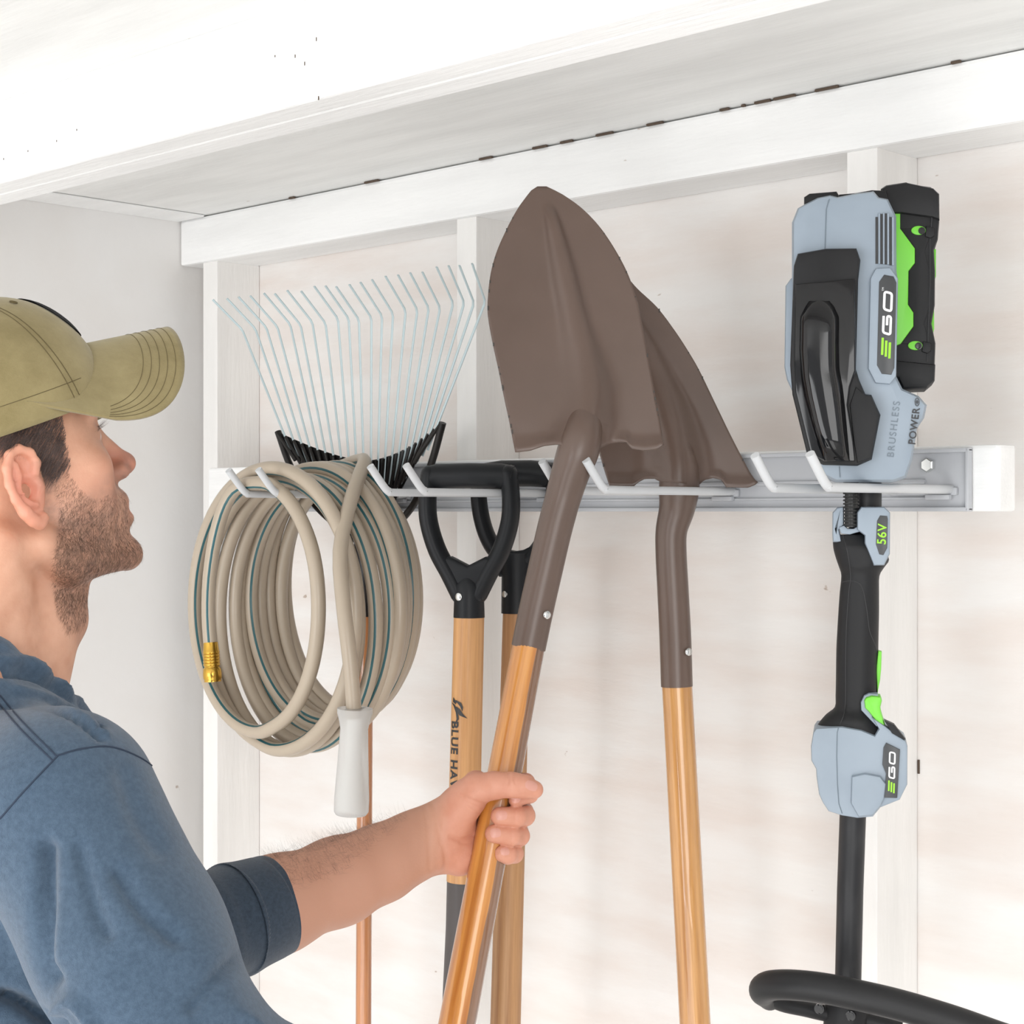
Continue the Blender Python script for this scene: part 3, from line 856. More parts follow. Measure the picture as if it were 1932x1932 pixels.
# vents
bm = bmesh.new()
for x0, x1, ya, yb_ in ((620, 634, 262, 520), (648, 660, 245, 522), (672, 684, 242, 524), (697, 710, 262, 528)):
    prism(bm, outl([(x0, ya), (x1, ya), (x1, yb_), (x0, yb_)], z6, -0.0457), -0.0457, -0.0440, 0)
fin('vent_slots', bm, M_dark, hs)
bm = bmesh.new()
for x0, x1, ya, yb_ in ((636, 646, 240, 520), (661, 671, 238, 522), (685, 696, 240, 524), (711, 722, 262, 528)):
    prism(bm, outl([(x0, ya), (x1, ya), (x1, yb_), (x0, yb_)], z6, -0.0475), -0.0475, -0.044, 0.0006)
fin('vent_fins', bm, M_tg, hs)
# badge with its frame
fr_ = tprism('badge_frame', [(622, 545), (700, 540), (745, 600), (742, 700), (735, 1140), (700, 1185), (620, 1178), (580, 1100), (592, 600)], z6, -0.0515, -0.040, M_tg, 0.0022, parent=hs)
bg = tprism('badge', [(668, 580), (720, 590), (736, 625), (724, 1095), (708, 1133), (655, 1128), (628, 1080), (640, 620)], z6, -0.0525, -0.050, M_badge, 0.0006, parent=hs)
def stroke(bm, pts, conv, y, wid, closed=False, thick=0.0006):
    """A flat lettering stroke of even width."""
    P = [TR.L(*conv(*p), y) for p in pts]
    n = len(P)
    L_, R_ = [], []
    for i in range(n):
        a = P[(i - 1) % n] if (closed or i > 0) else P[i]
        b = P[(i + 1) % n] if (closed or i < n - 1) else P[i]
        t = (b - a); t.y = 0; t.normalize()
        nn = Vector((-t.z, 0, t.x)) * wid / 2
        # mitre
        L_.append(bm.verts.new(P[i] + nn)); R_.append(bm.verts.new(P[i] - nn))
    for i in range(n if closed else n - 1):
        j = (i + 1) % n
        bm.faces.new((L_[i], L_[j], R_[j], R_[i]))
def roundpoly(pts, r, n=4, closed=True):
    out = []
    N = len(pts)
    for i, p in enumerate(pts):
        if not closed and i in (0, N - 1): out.append(p); continue
        a, b = Vector(pts[i - 1]), Vector(pts[(i + 1) % N]); p = Vector(p)
        da = (a - p); db = (b - p)
        ra = min(r, da.length * 0.48); rb2 = min(r, db.length * 0.48)
        p0 = p + da.normalized() * ra; p1 = p + db.normalized() * rb2
        for k in range(n + 1):
            t = k / n
            q = p0 * (1 - t) ** 2 + p * 2 * t * (1 - t) + p1 * t * t
            out.append((q.x, q.y))
    return out
def ego(conv, ox, oy, H, k, y, parent, lean=0.0):
    """The maker's letters reading upward. ox, oy: lower corner, H letter height across x, k letter length up y."""
    def T(a, b):       # a along the reading direction (up), b letter height (leftwards is the top)
        return (ox - b * H + lean * a * k, oy - a * k - b * 0.10 * k * 0)
    bm = bmesh.new()
    wl = H * 0.27
    for b, a0, a1 in ((0.08, 0.02, 0.74), (0.5, 0.10, 0.82), (0.92, 0.18, 0.95)):
        stroke(bm, [T(a0, b), T(a1, b)], conv, y, wl / 2.85 * TR_SC)
    e = fin('logo_stripes', bm, M_gl, parent)
    bm = bmesh.new()
    o = roundpoly([T(2.12, 0.08), T(2.92, 0.08), T(3.00, 0.92), T(2.22, 0.92)], H * 0.28)
    stroke(bm, o, conv, y, wl / 2.85 * TR_SC, True)
    gg = roundpoly([T(1.92, 0.92), T(1.18, 0.92), T(1.08, 0.08), T(1.88, 0.08), T(1.92, 0.50), T(1.50, 0.50)], H * 0.26, closed=False)
    stroke(bm, gg, conv, y, wl / 2.85 * TR_SC)
    return fin('logo_letters', bm, M_white, parent)
TR_SC = 1.72 / F_PX
ego(z6, 700, 1046, 48, 124, -0.0533, bg, 0.04)
def label_text(s, size, px, py, y, rot, m, parent, name='lettering', off=0.0, spacing=1.0):
    me = text_mesh(s, size, 0.0002, off, spacing)
    p = TR.L(px, py, y)
    M = Matrix.Translation(p) @ Matrix.Rotation(PI / 2, 4, 'X') @ Matrix.Rotation(rot, 4, 'Z')
    me.transform(M)
    return link(name, me, m, parent)
label_text('BRUSHLESS', 0.0098, *z6(722, 1435), -0.0455, math.radians(83.5), M_emb, hs, off=0.0, spacing=1.22)
label_text('POWER', 0.0100, *z6(835, 1418), -0.0455, math.radians(83), M_dark, hs, off=0.0002, spacing=1.12)
bm = bmesh.new()
cx, cy = 850, 1284
stroke(bm, [(cx + 11 * math.cos(a * PI / 8), cy + 22 * math.sin(a * PI / 8)) for a in range(16)], z6, -0.0456, 0.0008, True)
stroke(bm, [(cx - 7, cy), (cx + 7, cy)], z6, -0.0456, 0.001); stroke(bm, [(cx, cy - 12), (cx, cy + 12)], z6, -0.0456, 0.001)
fin('plus_mark', bm, M_dark, hs)
label_text('TM', 0.0028, *z6(662, 660), -0.0533, PI / 2, M_white, bg)
# top latch of the housing
tprism('latch', [(225, 190), (225, 150), (255, 130), (405, 118), (418, 140), (420, 200), (225, 230)], z6, -0.030, 0.05, M_tk, 0.003)
tprism('top_bridge', [(400, 150), (420, 136), (510, 128), (600, 112), (680, 115), (700, 200), (400, 230)], z6, -0.020, 0.05, M_tk, 0.002)
# battery pack
bat = [(650, 105), (680, 85), (790, 68), (815, 80), (925, 95), (970, 130), (973, 290), (965, 385), (943, 440), (950, 560), (948, 750), (930, 850), (952, 960), (948, 1070), (945, 1165), (905, 1200), (775, 1205), (750, 1150), (700, 1140), (690, 240)]
bt = tprism('battery_pack', bat, z6, -0.010, 0.060, M_tk, 0.004, ref=-0.008)
tprism('battery_end_cap', [(650, 105), (680, 85), (790, 68), (940, 100), (973, 132), (975, 275), (932, 262), (755, 238), (690, 240)], z6, -0.016, 0.062, M_tk, 0.004, parent=bt)
tprism('battery_foot', [(700, 1050), (952, 1075), (948, 1165), (905, 1202), (775, 1207), (748, 1150), (700, 1140)], z6, -0.014, 0.061, M_tk, 0.004, parent=bt)
tprism('green_panel', [(700, 242), (757, 242), (757, 325), (838, 435), (838, 515), (803, 560), (800, 745), (830, 790), (830, 865), (760, 962), (735, 972), (700, 975)], z6, -0.0125, 0.02, M_green, 0.0012, parent=bt)
tprism('green_edge', [(935, 440), (955, 438), (954, 590), (944, 600), (935, 560)], z6, 0.0, 0.058, M_green, 0.001, parent=bt)
tprism('green_edge', [(925, 850), (944, 770), (945, 880), (940, 900), (925, 890)], z6, 0.0, 0.058, M_green, 0.001, parent=bt)
for cx, cy in ((858, 336), (840, 972)):
    bm = bmesh.new()
    prism(bm, outl([(cx + 41 * math.cos(a * PI / 10), cy + 25 * math.sin(a * PI / 10)) for a in range(20)], z6, -0.0115), -0.0125, 0.0, 0.0008)
    sb = fin('green_recess', bm, M_green, bt, 40)
    bm = bmesh.new()
    lathe(bm, [(0, 0.0036), (0.002, 0.0036), (0.0022, 0.0028), (0.0010, 0.0022), (0.0008, 0.0004)], TR.L(*z6(cx + 18, cy + 3), -0.0120), (0, -1, 0), 18)
    fin('screw', bm, M_gloss, sb, 30)
    bm = bmesh.new()
    prism(bm, outl([(cx + 42, cy - 24), (cx + 88, cy - 14), (cx + 88, cy + 30), (cx + 66, cy + 44), (cx + 36, cy + 34)], z6, -0.012), -0.0135, 0.0, 0.002)
    fin('screw_block', bm, M_tk, bt, 40)
bm = bmesh.new()
tube(bm, [TR.L(*z6(932, 265), -0.0122), TR.L(*z6(921, 400), -0.0108), TR.L(*z6(921, 640), -0.0108), TR.L(*z6(905, 1060), -0.0108)], 0.0006, 6)
fin('battery_seam', bm, M_dark, bt)
tprism('battery_waist', [(757, 325), (838, 435), (838, 515), (803, 560), (800, 745), (830, 790), (830, 865), (760, 962), (905, 962), (905, 900), (890, 850), (920, 760), (920, 560), (895, 450), (918, 380), (918, 325)], z6, -0.0108, 0.0, M_tk, 0.0012, parent=bt)

# shaft and the corrugated cable sleeve
bm = bmesh.new()
tube(bm, [TR.L(1632, 890, 0.020), TR.L(1632, 990, 0.020), TR.L(1630, 1100, 0.010), TR.L(1614, 1400, 0.0), TR.L(1610, 1510, 0.0), TR.L(1604, 1680, 0.0), TR.L(1597, 1990, 0.0)], [0.0172, 0.0172, 0.0145, 0.0136, 0.0136, 0.0136, 0.0136], 28)
fin('shaft', bm, mat('carbon_tube', (0.020, 0.020, 0.022), 0.42, spec=0.3, col2=(0.030, 0.030, 0.032), nscale=60, stretch=(1, 1, 0.4)), trim, 50)
bm = bmesh.new()
pr = []
z = 0.0
for k in range(14):
    pr += [(z, 0.0083), (z + 0.0016, 0.0086), (z + 0.0020, 0.0066), (z + 0.0034, 0.0066)]
    z += 0.0036
lathe(bm, pr, TR.L(1606, 903, -0.016), (0, 0, -1), 22)
fin('corrugated_sleeve', bm, mat('black_sleeve', (0.012, 0.012, 0.012), 0.35), trim, 40)
# clamp shells
g_l = tprism('clamp_shell', [(250, 185), (275, 158), (310, 154), (310, 250), (285, 275), (300, 340), (252, 340), (249, 300)], z7, -0.018, 0.022, M_tg, 0.004)
tprism('clamp_lip', [(283, 262), (310, 252), (330, 268), (360, 268), (385, 255), (392, 285), (340, 300), (295, 295)], z7, -0.020, 0.010, M_tg, 0.002)
g_r = tprism('clamp_shell', [(378, 185), (400, 155), (520, 155), (551, 185), (550, 400), (520, 460), (465, 462), (418, 345), (418, 305), (378, 275)], z7, -0.026, 0.020, M_tg, 0.004)
b56 = tprism('voltage_badge', [(498, 200), (535, 203), (538, 220), (535, 370), (515, 407), (494, 403), (476, 350), (482, 228)], z7, -0.0268, -0.02, M_badge, 0.0005, parent=g_r)
label_text('56V', 0.0125, *z7(510, 298), -0.0273, math.radians(87), M_gl, b56, off=0.0002, spacing=1.1)
# rear grip
grip = [(250, 320), (285, 272), (300, 282), (385, 282), (400, 272), (418, 300), (425, 345), (470, 462), (522, 464), (553, 390), (552, 430), (525, 475), (495, 515), (493, 700), (488, 930), (486, 1140), (500, 1260),
        (560, 1330), (560, 1400), (160, 1400), (150, 1330), (175, 1290), (210, 1240), (265, 1205), (268, 1050), (270, 900), (288, 600), (297, 515), (290, 480), (268, 420), (254, 370)]
NUg = 26
# round grip body: rings fitted to the outline
bm = bmesh.new()
rings = [(300, 252, 425), (340, 252, 470), (380, 256, 520), (430, 270, 545), (470, 284, 520), (515, 296, 495), (600, 288, 493), (700, 281, 493), (800, 275, 491), (900, 270, 489), (1050, 268, 487), (1140, 266, 486), (1200, 262, 490), (1240, 215, 500), (1290, 175, 540), (1330, 158, 585), (1400, 155, 600)]
pp, ra = [], []
prev = None
ringv = []
for yy, xl, xr in smooth_path(rings, 3):
    a = TR.L(*z7(xl, yy), 0); b = TR.L(*z7(xr, yy), 0)
    c = (a + b) / 2; r0 = (b - a).length / 2
    ry = min(r0, 0.024 if yy < 1200 else 0.030)
    ring = [bm.verts.new(c + Vector((math.copysign(abs(math.cos(2 * PI * k / NUg)) ** 0.85, math.cos(2 * PI * k / NUg)) * r0, math.sin(2 * PI * k / NUg) * ry, 0))) for k in range(NUg)]
    ringv.append(ring)
for i in range(len(ringv) - 1):
    for k in range(NUg):
        bm.faces.new((ringv[i][k], ringv[i][(k + 1) % NUg], ringv[i + 1][(k + 1) % NUg], ringv[i + 1][k]))
bm.faces.new(ringv[0]); bm.faces.new(ringv[-1])
gp = fin('rear_grip', bm, M_tk, trim, 55)
bm = bmesh.new()
def gsurf(x, y):
    r = interp(smooth_path(rings, 3), y)
    a = TR.L(*z7(r[1], y), 0); b = TR.L(*z7(r[2], y), 0); q = TR.L(*z7(x, y), -0.02)
    c = (a + b) / 2; r0 = (b - a).length / 2; ry = min(r0, 0.024 if y < 1200 else 0.030)
    k = min(1, abs(q.x - c.x) / r0)
    q = TR.L(*z7(x, y), -ry * math.sqrt(max(0, 1 - k ** 2.3)))
    return q
bm.free()
for path in ([(305, 300), (330, 400), (345, 520), (335, 600), (322, 800), (318, 1000), (316, 1200), (290, 1290)],
             [(300, 548), (345, 540), (390, 555), (412, 600), (430, 700), (443, 800), (470, 870), (486, 930)]):
    bm = bmesh.new()
    tube(bm, [gsurf(*p) for p in smooth_path(path, 4)], 0.00035, 6)
    fin('seam', bm, M_dark, gp)
# throttle lock and trigger
tprism('throttle_lock', [(488, 905), (507, 910), (504, 1000), (498, 1060), (484, 1132), (478, 1000)], z7, -0.008, 0.008, M_green, 0.002)
tprism('trigger_frame', [(398, 1175), (415, 1140), (440, 1128), (486, 1130), (490, 1150), (455, 1160), (430, 1180), (430, 1205), (500, 1290), (480, 1300), (400, 1215)], z7, -0.0285, -0.01, M_tg, 0.0015)
tprism('trigger', [(415, 1165), (425, 1150), (455, 1140), (500, 1145), (508, 1165), (500, 1200), (505, 1230), (525, 1297), (490, 1290), (440, 1225), (420, 1205)], z7, -0.034, 0.0, M_green, 0.004)
# lower housing
low = [(150, 1330), (165, 1308), (300, 1300), (400, 1318), (470, 1347), (492, 1312), (455, 1250), (520, 1292), (630, 1372), (641, 1400), (640, 1600), (600, 1680), (500, 1720), (460, 1768), (380, 1775), (300, 1762), (230, 1740), (200, 1695), (180, 1650), (167, 1560), (165, 1520), (140, 1475), (138, 1400)]
lh = tprism('lower_housing', low, z7, -0.036, 0.034, M_tg, 0.007, ref=-0.033)
tprism('housing_step', [(420, 1545), (500, 1560), (530, 1600), (520, 1680), (500, 1718), (460, 1765), (385, 1772), (345, 1700), (350, 1560)], z7, -0.042, -0.03, M_tg, 0.004, parent=lh)
tprism('black_strip', [(520, 1268), (572, 1292), (632, 1370), (600, 1358), (560, 1335)], z7, -0.0375, -0.02, M_tk, 0.001, parent=lh)
bg2 = tprism('badge', [(530, 1385), (602, 1420), (587, 1672), (520, 1670), (529, 1545), (510, 1498), (516, 1410)], z7, -0.0385, -0.03, M_badge, 0.0006, parent=lh)
ego(z7, 572, 1648, 32, 72, -0.0392, bg2, 0.03)
bm = bmesh.new()
tube(bm, [TR.L(*z7(*p), y) for p, y in (((282, 1304), -0.0355), ((275, 1330), -0.0362), ((272, 1450), -0.0362), ((276, 1600), -0.0362), ((283, 1700), -0.0362), ((300, 1752), -0.0362))], 0.0005, 6)
fin('seam', bm, M_emb, lh)
# loop handle on the shaft
M_loop = mat('soft_black_foam', (0.017, 0.017, 0.018), 0.45, spec=0.3, bump=0.1, bscale=900, bdist=0.0004)
bm = bmesh.new()
pa = [(2010, 1995, -0.10), (1900, 1962, -0.10), (1800, 1927, -0.098), (1700, 1897, -0.094), (1620, 1878, -0.090), (1550, 1864, -0.082), (1490, 1858, -0.070), (1452, 1860, -0.052), (1440, 1870, -0.032), (1452, 1884, -0.015)]
pts = smooth_path(pa, 6)
tube(bm, [TR.L(*p) for p in pts], [0.0152 - 0.003 * sm(0.85, 1.0, i / (len(pts) - 1)) for i in range(len(pts))], 24, round_end=True)
lo = fin('loop_handle', bm, M_loop, trim, 60)
bm = bmesh.new()
pa = [(1442, 1876, -0.022), (1475, 1893, -0.012), (1520, 1903, -0.006), (1560, 1912, 0.0), (1640, 1925, 0.0), (1700, 1940, 0.0)]
tube(bm, [TR.L(*p) for p in smooth_path(pa, 5)], 0.0085, 14, scale2=1.5, up0=(0, 0, 1))
tube(bm, [TR.L(1598, 1890, 0), TR.L(1598, 1905, 0), TR.L(1596, 1990, 0)], [0.021, 0.0235, 0.025], 26)
cl = fin('handle_clamp', bm, M_tk, trim, 50)
for q in ((1547, 1902), (1606, 1915)):
    bm = bmesh.new(); lathe(bm, [(0, 0.0052), (0.004, 0.0052), (0.005, 0.004), (0.003, 0.003), (0.003, 0.0005)], TR.L(q[0], q[1], -0.020), (-0.2, -1, 0), 16)
    fin('screw', bm, M_gloss, cl, 40)
# ------------------------------------------------------------------ sculpting by distance fields
def q3(v): return np.array(v, float)
class Sdf:
    def __init__(s): s.ops = []
    def ball(s, c, r, k=1.0, op='u', rot=None):
        r = q3(r if hasattr(r, '__len__') else (r, r, r))
        s.ops.append(('e', q3(c), r, rot, k, op)); return s
    def cone(s, a, b, ra, rb, k=1.0, op='u'):
        s.ops.append(('c', q3(a), q3(b), (ra, rb), k, op)); return s
    def chain(s, pts, k=0.6, kin=None):
        for i in range(len(pts) - 1):
            s.cone(pts[i][:3], pts[i + 1][:3], pts[i][3], pts[i + 1][3], k if i == 0 else (kin or k))
        return s
    def one(s, o, P):
        if o[0] == 'e':
            Q = P - o[1]
            if o[3] is not None: Q = Q @ o[3]          # rot: columns are local axes
            k0 = np.sqrt(((Q / o[2]) ** 2).sum(1)); k1 = np.sqrt(((Q / (o[2] ** 2)) ** 2).sum(1)) + 1e-9
            return k0 * (k0 - 1) / k1
        a, b, (ra, rb) = o[1], o[2], o[3]
        ba = b - a; L2 = (ba @ ba)
        h = np.clip(((P - a) @ ba) / L2, 0, 1)
        return np.sqrt(((P - a - h[:, None] * ba) ** 2).sum(1)) - (ra + (rb - ra) * h)
    def bound(s, o):
        if o[0] == 'e': return o[1], float(max(o[2]))
        c = (o[1] + o[2]) / 2
        return c, float(np.linalg.norm(o[2] - o[1]) / 2 + max(o[3]))
    def ev(s, P, near=None):
        d = np.full(len(P), 3.0)
        for i, o in enumerate(s.ops):
            if near is not None and i not in near: continue
            e = s.one(o, P); k, op = o[4], o[5]
            if op == 'u':
                h = np.clip(0.5 + 0.5 * (d - e) / k, 0, 1)
                d = d + (e - d) * h - k * h * (1 - h)
            else:
                h = np.clip(0.5 - 0.5 * (d + e) / k, 0, 1)
                d = d + (-e - d) * h + k * h * (1 - h)
        return d

def mesh_sdf(S, lo, hi, h, disp=None):
    """Surface nets on a grid, evaluated block by block. Returns vertices and quads."""
    lo = q3(lo); n = np.ceil((q3(hi) - lo) / h).astype(int) + 1
    B = 16
    V = np.full(tuple(n), 3.0, np.float32)
    bnd = [S.bound(o) for o in S.ops]
    hd = B * h * 0.87
    for i in range(0, n[0], B):
        for j in range(0, n[1], B):
            for k in range(0, n[2], B):
                c = lo + (np.array([i, j, k]) + B / 2) * h
                near = {q for q, (bc, br) in enumerate(bnd) if np.linalg.norm(bc - c) - br < hd + 2.5 }
                if not near: continue
                e = min(n[0], i + B), min(n[1], j + B), min(n[2], k + B)
                dc = S.ev(c[None], near)[0]
                if dc > hd * 1.6 + 1.0: V[i:e[0], j:e[1], k:e[2]] = dc; continue
                if dc < -hd * 2.5 - 1.0: V[i:e[0], j:e[1], k:e[2]] = dc; continue
                g = np.stack(np.meshgrid(np.arange(i, e[0]), np.arange(j, e[1]), np.arange(k, e[2]), indexing='ij'), -1).reshape(-1, 3)
                P = lo + g * h
                d = S.ev(P, near)
                if disp is not None: d = d + disp(P, d)
                V[i:e[0], j:e[1], k:e[2]] = d.reshape(e[0] - i, e[1] - j, e[2] - k)
    V[0] = V[-1] = 3; V[:, 0] = V[:, -1] = 3; V[:, :, 0] = V[:, :, -1] = 3
    ins = V < 0
    c8 = [(a, b, c) for a in (0, 1) for b in (0, 1) for c in (0, 1)]
    m = n - 1
    cnt = np.zeros(tuple(m), np.int8)
    for a, b, c in c8: cnt += ins[a:a + m[0], b:b + m[1], c:c + m[2]]
    act = np.argwhere((cnt > 0) & (cnt < 8))
    idx = np.full(tuple(m), -1, np.int64); idx[act[:, 0], act[:, 1], act[:, 2]] = np.arange(len(act))
    acc = np.zeros((len(act), 3)); num = np.zeros(len(act))
    for a in range(8):
        for b in range(a + 1, 8):
            A, Bq = np.array(c8[a]), np.array(c8[b])
            if np.abs(A - Bq).sum() != 1: continue
            pa, pb = act + A, act + Bq
            va, vb = V[pa[:, 0], pa[:, 1], pa[:, 2]], V[pb[:, 0], pb[:, 1], pb[:, 2]]
            cr = (va < 0) != (vb < 0)
            t = np.where(cr, va / np.where(cr, va - vb, 1), 0)
            acc += np.where(cr[:, None], A + (Bq - A) * t[:, None], 0); num += cr
    verts = lo + (act + acc / num[:, None]) * h
    quads = []
    for ax in range(3):
        b1, b2 = (ax + 1) % 3, (ax + 2) % 3
        s0 = [slice(None)] * 3; s1 = [slice(None)] * 3
        s0[ax] = slice(0, -1); s1[ax] = slice(1, None)
        E = np.argwhere(ins[tuple(s0)] != ins[tuple(s1)])
        E = E[(E[:, b1] > 0) & (E[:, b2] > 0)]
        u = np.zeros(3, int); u[b1] = 1; v = np.zeros(3, int); v[b2] = 1
        f = [idx[tuple((E - o).T)] for o in (0 * u, u, u + v, v)]
        Q = np.stack(f, 1)
        flip = ins[E[:, 0], E[:, 1], E[:, 2]]
        Q = np.where(flip[:, None], Q, Q[:, ::-1])
        quads.append(Q[(Q >= 0).all(1)])
    return verts, np.concatenate(quads)

def np_mesh(name, verts, faces):
    me = bpy.data.meshes.new(name)
    k = faces.shape[1]
    me.vertices.add(len(verts)); me.vertices.foreach_set('co', np.asarray(verts, np.float32).ravel())
    me.loops.add(faces.size); me.loops.foreach_set('vertex_index', np.asarray(faces, np.int32).ravel())
    me.polygons.add(len(faces))
    me.polygons.foreach_set('loop_start', np.arange(0, faces.size, k, dtype=np.int32))
    me.polygons.foreach_set('loop_total', np.full(len(faces), k, np.int32))
    me.update(calc_edges=True); me.validate()
    return me

def relax(verts, faces, it=2, lam=0.5):
    v = verts.copy()
    e = np.concatenate([faces[:, [0, 1]], faces[:, [1, 2]], faces[:, [2, 3]], faces[:, [3, 0]]])
    e = np.concatenate([e, e[:, ::-1]])
    deg = np.bincount(e[:, 0], minlength=len(v))[:, None] + 1e-9
    for _ in range(it):
        for l in (lam, -lam * 1.02):
            s = np.stack([np.bincount(e[:, 0], weights=v[e[:, 1], k], minlength=len(v)) for k in range(3)], 1)
            v = v + l * (s / deg - v)
    return v

def vnormals(v, f):
    a = v[f[:, 2]] - v[f[:, 0]]; b = v[f[:, 3]] - v[f[:, 1]]
    nn = np.cross(a, b); out = np.zeros_like(v)
    for k in range(4):
        for c in range(3): out[:, c] += np.bincount(f[:, k], weights=nn[:, c], minlength=len(v))
    return out / (np.linalg.norm(out, axis=1)[:, None] + 1e-12)

# ------------------------------------------------------------------ the man
PHI = math.radians(33.6)
PO = CAM + RD * -0.4329 + VD * 1.4425 + UP * 0.0175
PX = RD * math.cos(PHI) + VD * math.sin(PHI)         # his forward
PY = -RD * math.sin(PHI) + VD * math.cos(PHI)        # his left
PYAW = math.atan2(PX.y, PX.x)
def PF(px, py, d):
    q = at(px, py, d) - PO
    return np.array([q.dot(PX), q.dot(PY), q.z]) * 100
def to_px(V):
    """person-frame cm -> picture position and depth"""
    V = np.asarray(V) / 100
    W_ = q3(PO) + V[:, :1] * q3(PX) + V[:, 1:2] * q3(PY) + V[:, 2:] * q3(UP)
    r = W_ - q3(CAM)
    d = r @ q3(VD)
    return 966 + F_PX * (r @ q3(RD)) / d, 966 - F_PX * r[:, 2] / d, d
man = empty('person', PO, PYAW, 'man in olive cap and blue pullover reaching out to hold a brown shovel', 'person')
def plink(name, verts, faces, m, parent=man, smooth=179, kind=None):
    return link(name, np_mesh(name, np.asarray(verts) / 100, faces), m, parent, smooth, kind)

TH = math.radians(21)
RH = np.array([[math.cos(TH), 0, -math.sin(TH)], [0, 1, 0], [math.sin(TH), 0, math.cos(TH)]])   # head tipped back
def hh(x, y, z): return RH @ q3((x, y, z))
HS = Sdf()
def hb(c, r, k=1.0, op='u', tilt=None):
    R_ = RH if tilt is None else RH @ tilt
    HS.ball(hh(*c), r, k, op, R_)
def rotm(ax, a):
    return np.array(Matrix.Rotation(math.radians(a), 3, ax))
# neck first, then the skull and face laid over it
HS.cone((-2.2, 0, -4), (-2.6, 0, -16), 5.9, 6.0, 1)
HS.cone((-2.6, 0, -14), (-4.0, 0, -27), 6.0, 7.5, 2)
HS.cone((3.7, 0, -8.5), (1.5, 0, -18), 3.9, 4.0, 2.0)
HS.ball((5.9, 0, -11.2), (1.6, 1.4, 1.5), 1.6)                       # throat
HS.cone((-1.8, -6.0, -4.5), (1.2, -2.8, -20), 1.7, 1.3, 2.2)
HS.cone((-1.8, 6.0, -4.5), (1.2, 2.8, -20), 1.7, 1.3, 2.2)
HS.cone((-5, -3, -10), (-8, -12, -21), 4.5, 5.0, 3)
HS.cone((-5, 3, -10), (-8, 12, -21), 4.5, 5.0, 3)
hb((0.4, 0, 5.0), (9.3, 7.5, 8.3), 2)
hb((4.4, 0, 0.5), (5.0, 6.2, 7.4), 2.2)
hb((4.0, 0, -4.6), (4.7, 4.9, 4.6), 2)
for s in (-1, 1):
    HS.cone(hh(0.3, s * 5.6, -4.8), hh(2.6, s * 4.6, -7.0), 1.4, 1.5, 2.0)
    HS.cone(hh(2.6, s * 4.6, -7.0), hh(7.9, s * 1.6, -8.9), 1.5, 1.35, 1.8)
    hb((6.2, s * 4.4, -0.6), (2.2, 2.0, 1.9), 1.6)
    hb((5.2, s * 4.4, -3.4), (2.6, 1.5, 2.6), 1.6)
    hb((8.3, s * 2.9, 4.1), (1.2, 2.3, 0.85), 1.1)
hb((7.6, 0, 4.6), (2.2, 3.6, 2.2), 1.6)
hb((7.9, 0, -5.0), (2.1, 2.9, 2.6), 1.4)
hb((8.5, 0, -9.0), (1.35, 1.9, 1.4), 1.0)
hb((9.2, 0, -4.3), (0.95, 2.1, 0.85), 0.7)
hb((9.35, 0, -6.15), (0.85, 1.7, 0.62), 0.5)
for s in (-1, 1):
    hb((9.7, s * 3.3, 2.1), (1.5, 1.5, 0.95), 0.9, 's')
    hb((7.55, s * 3.15, 2.1), (1.42, 1.55, 1.28), 0.35)
HS.cone(hh(8.9, 0, 3.0), hh(11.1, 0, -1.3), 0.62, 0.78, 1.0)
hb((11.3, 0, -1.7), (0.95, 0.95, 0.85), 0.7)
hb((9.6, 0, -1.9), (1.6, 1.35, 1.0), 0.8)
for s in (-1, 1):
    hb((10.3, s * 1.15, -2.05), (0.85, 0.6, 0.68), 0.45)
    hb((10.7, s * 0.62, -2.8), (0.55, 0.30, 0.45), 0.2, 's')
HS.cone(hh(10.0, -2.3, -5.15), hh(10.0, 2.3, -5.15), 0.13, 0.13, 0.35, 's')
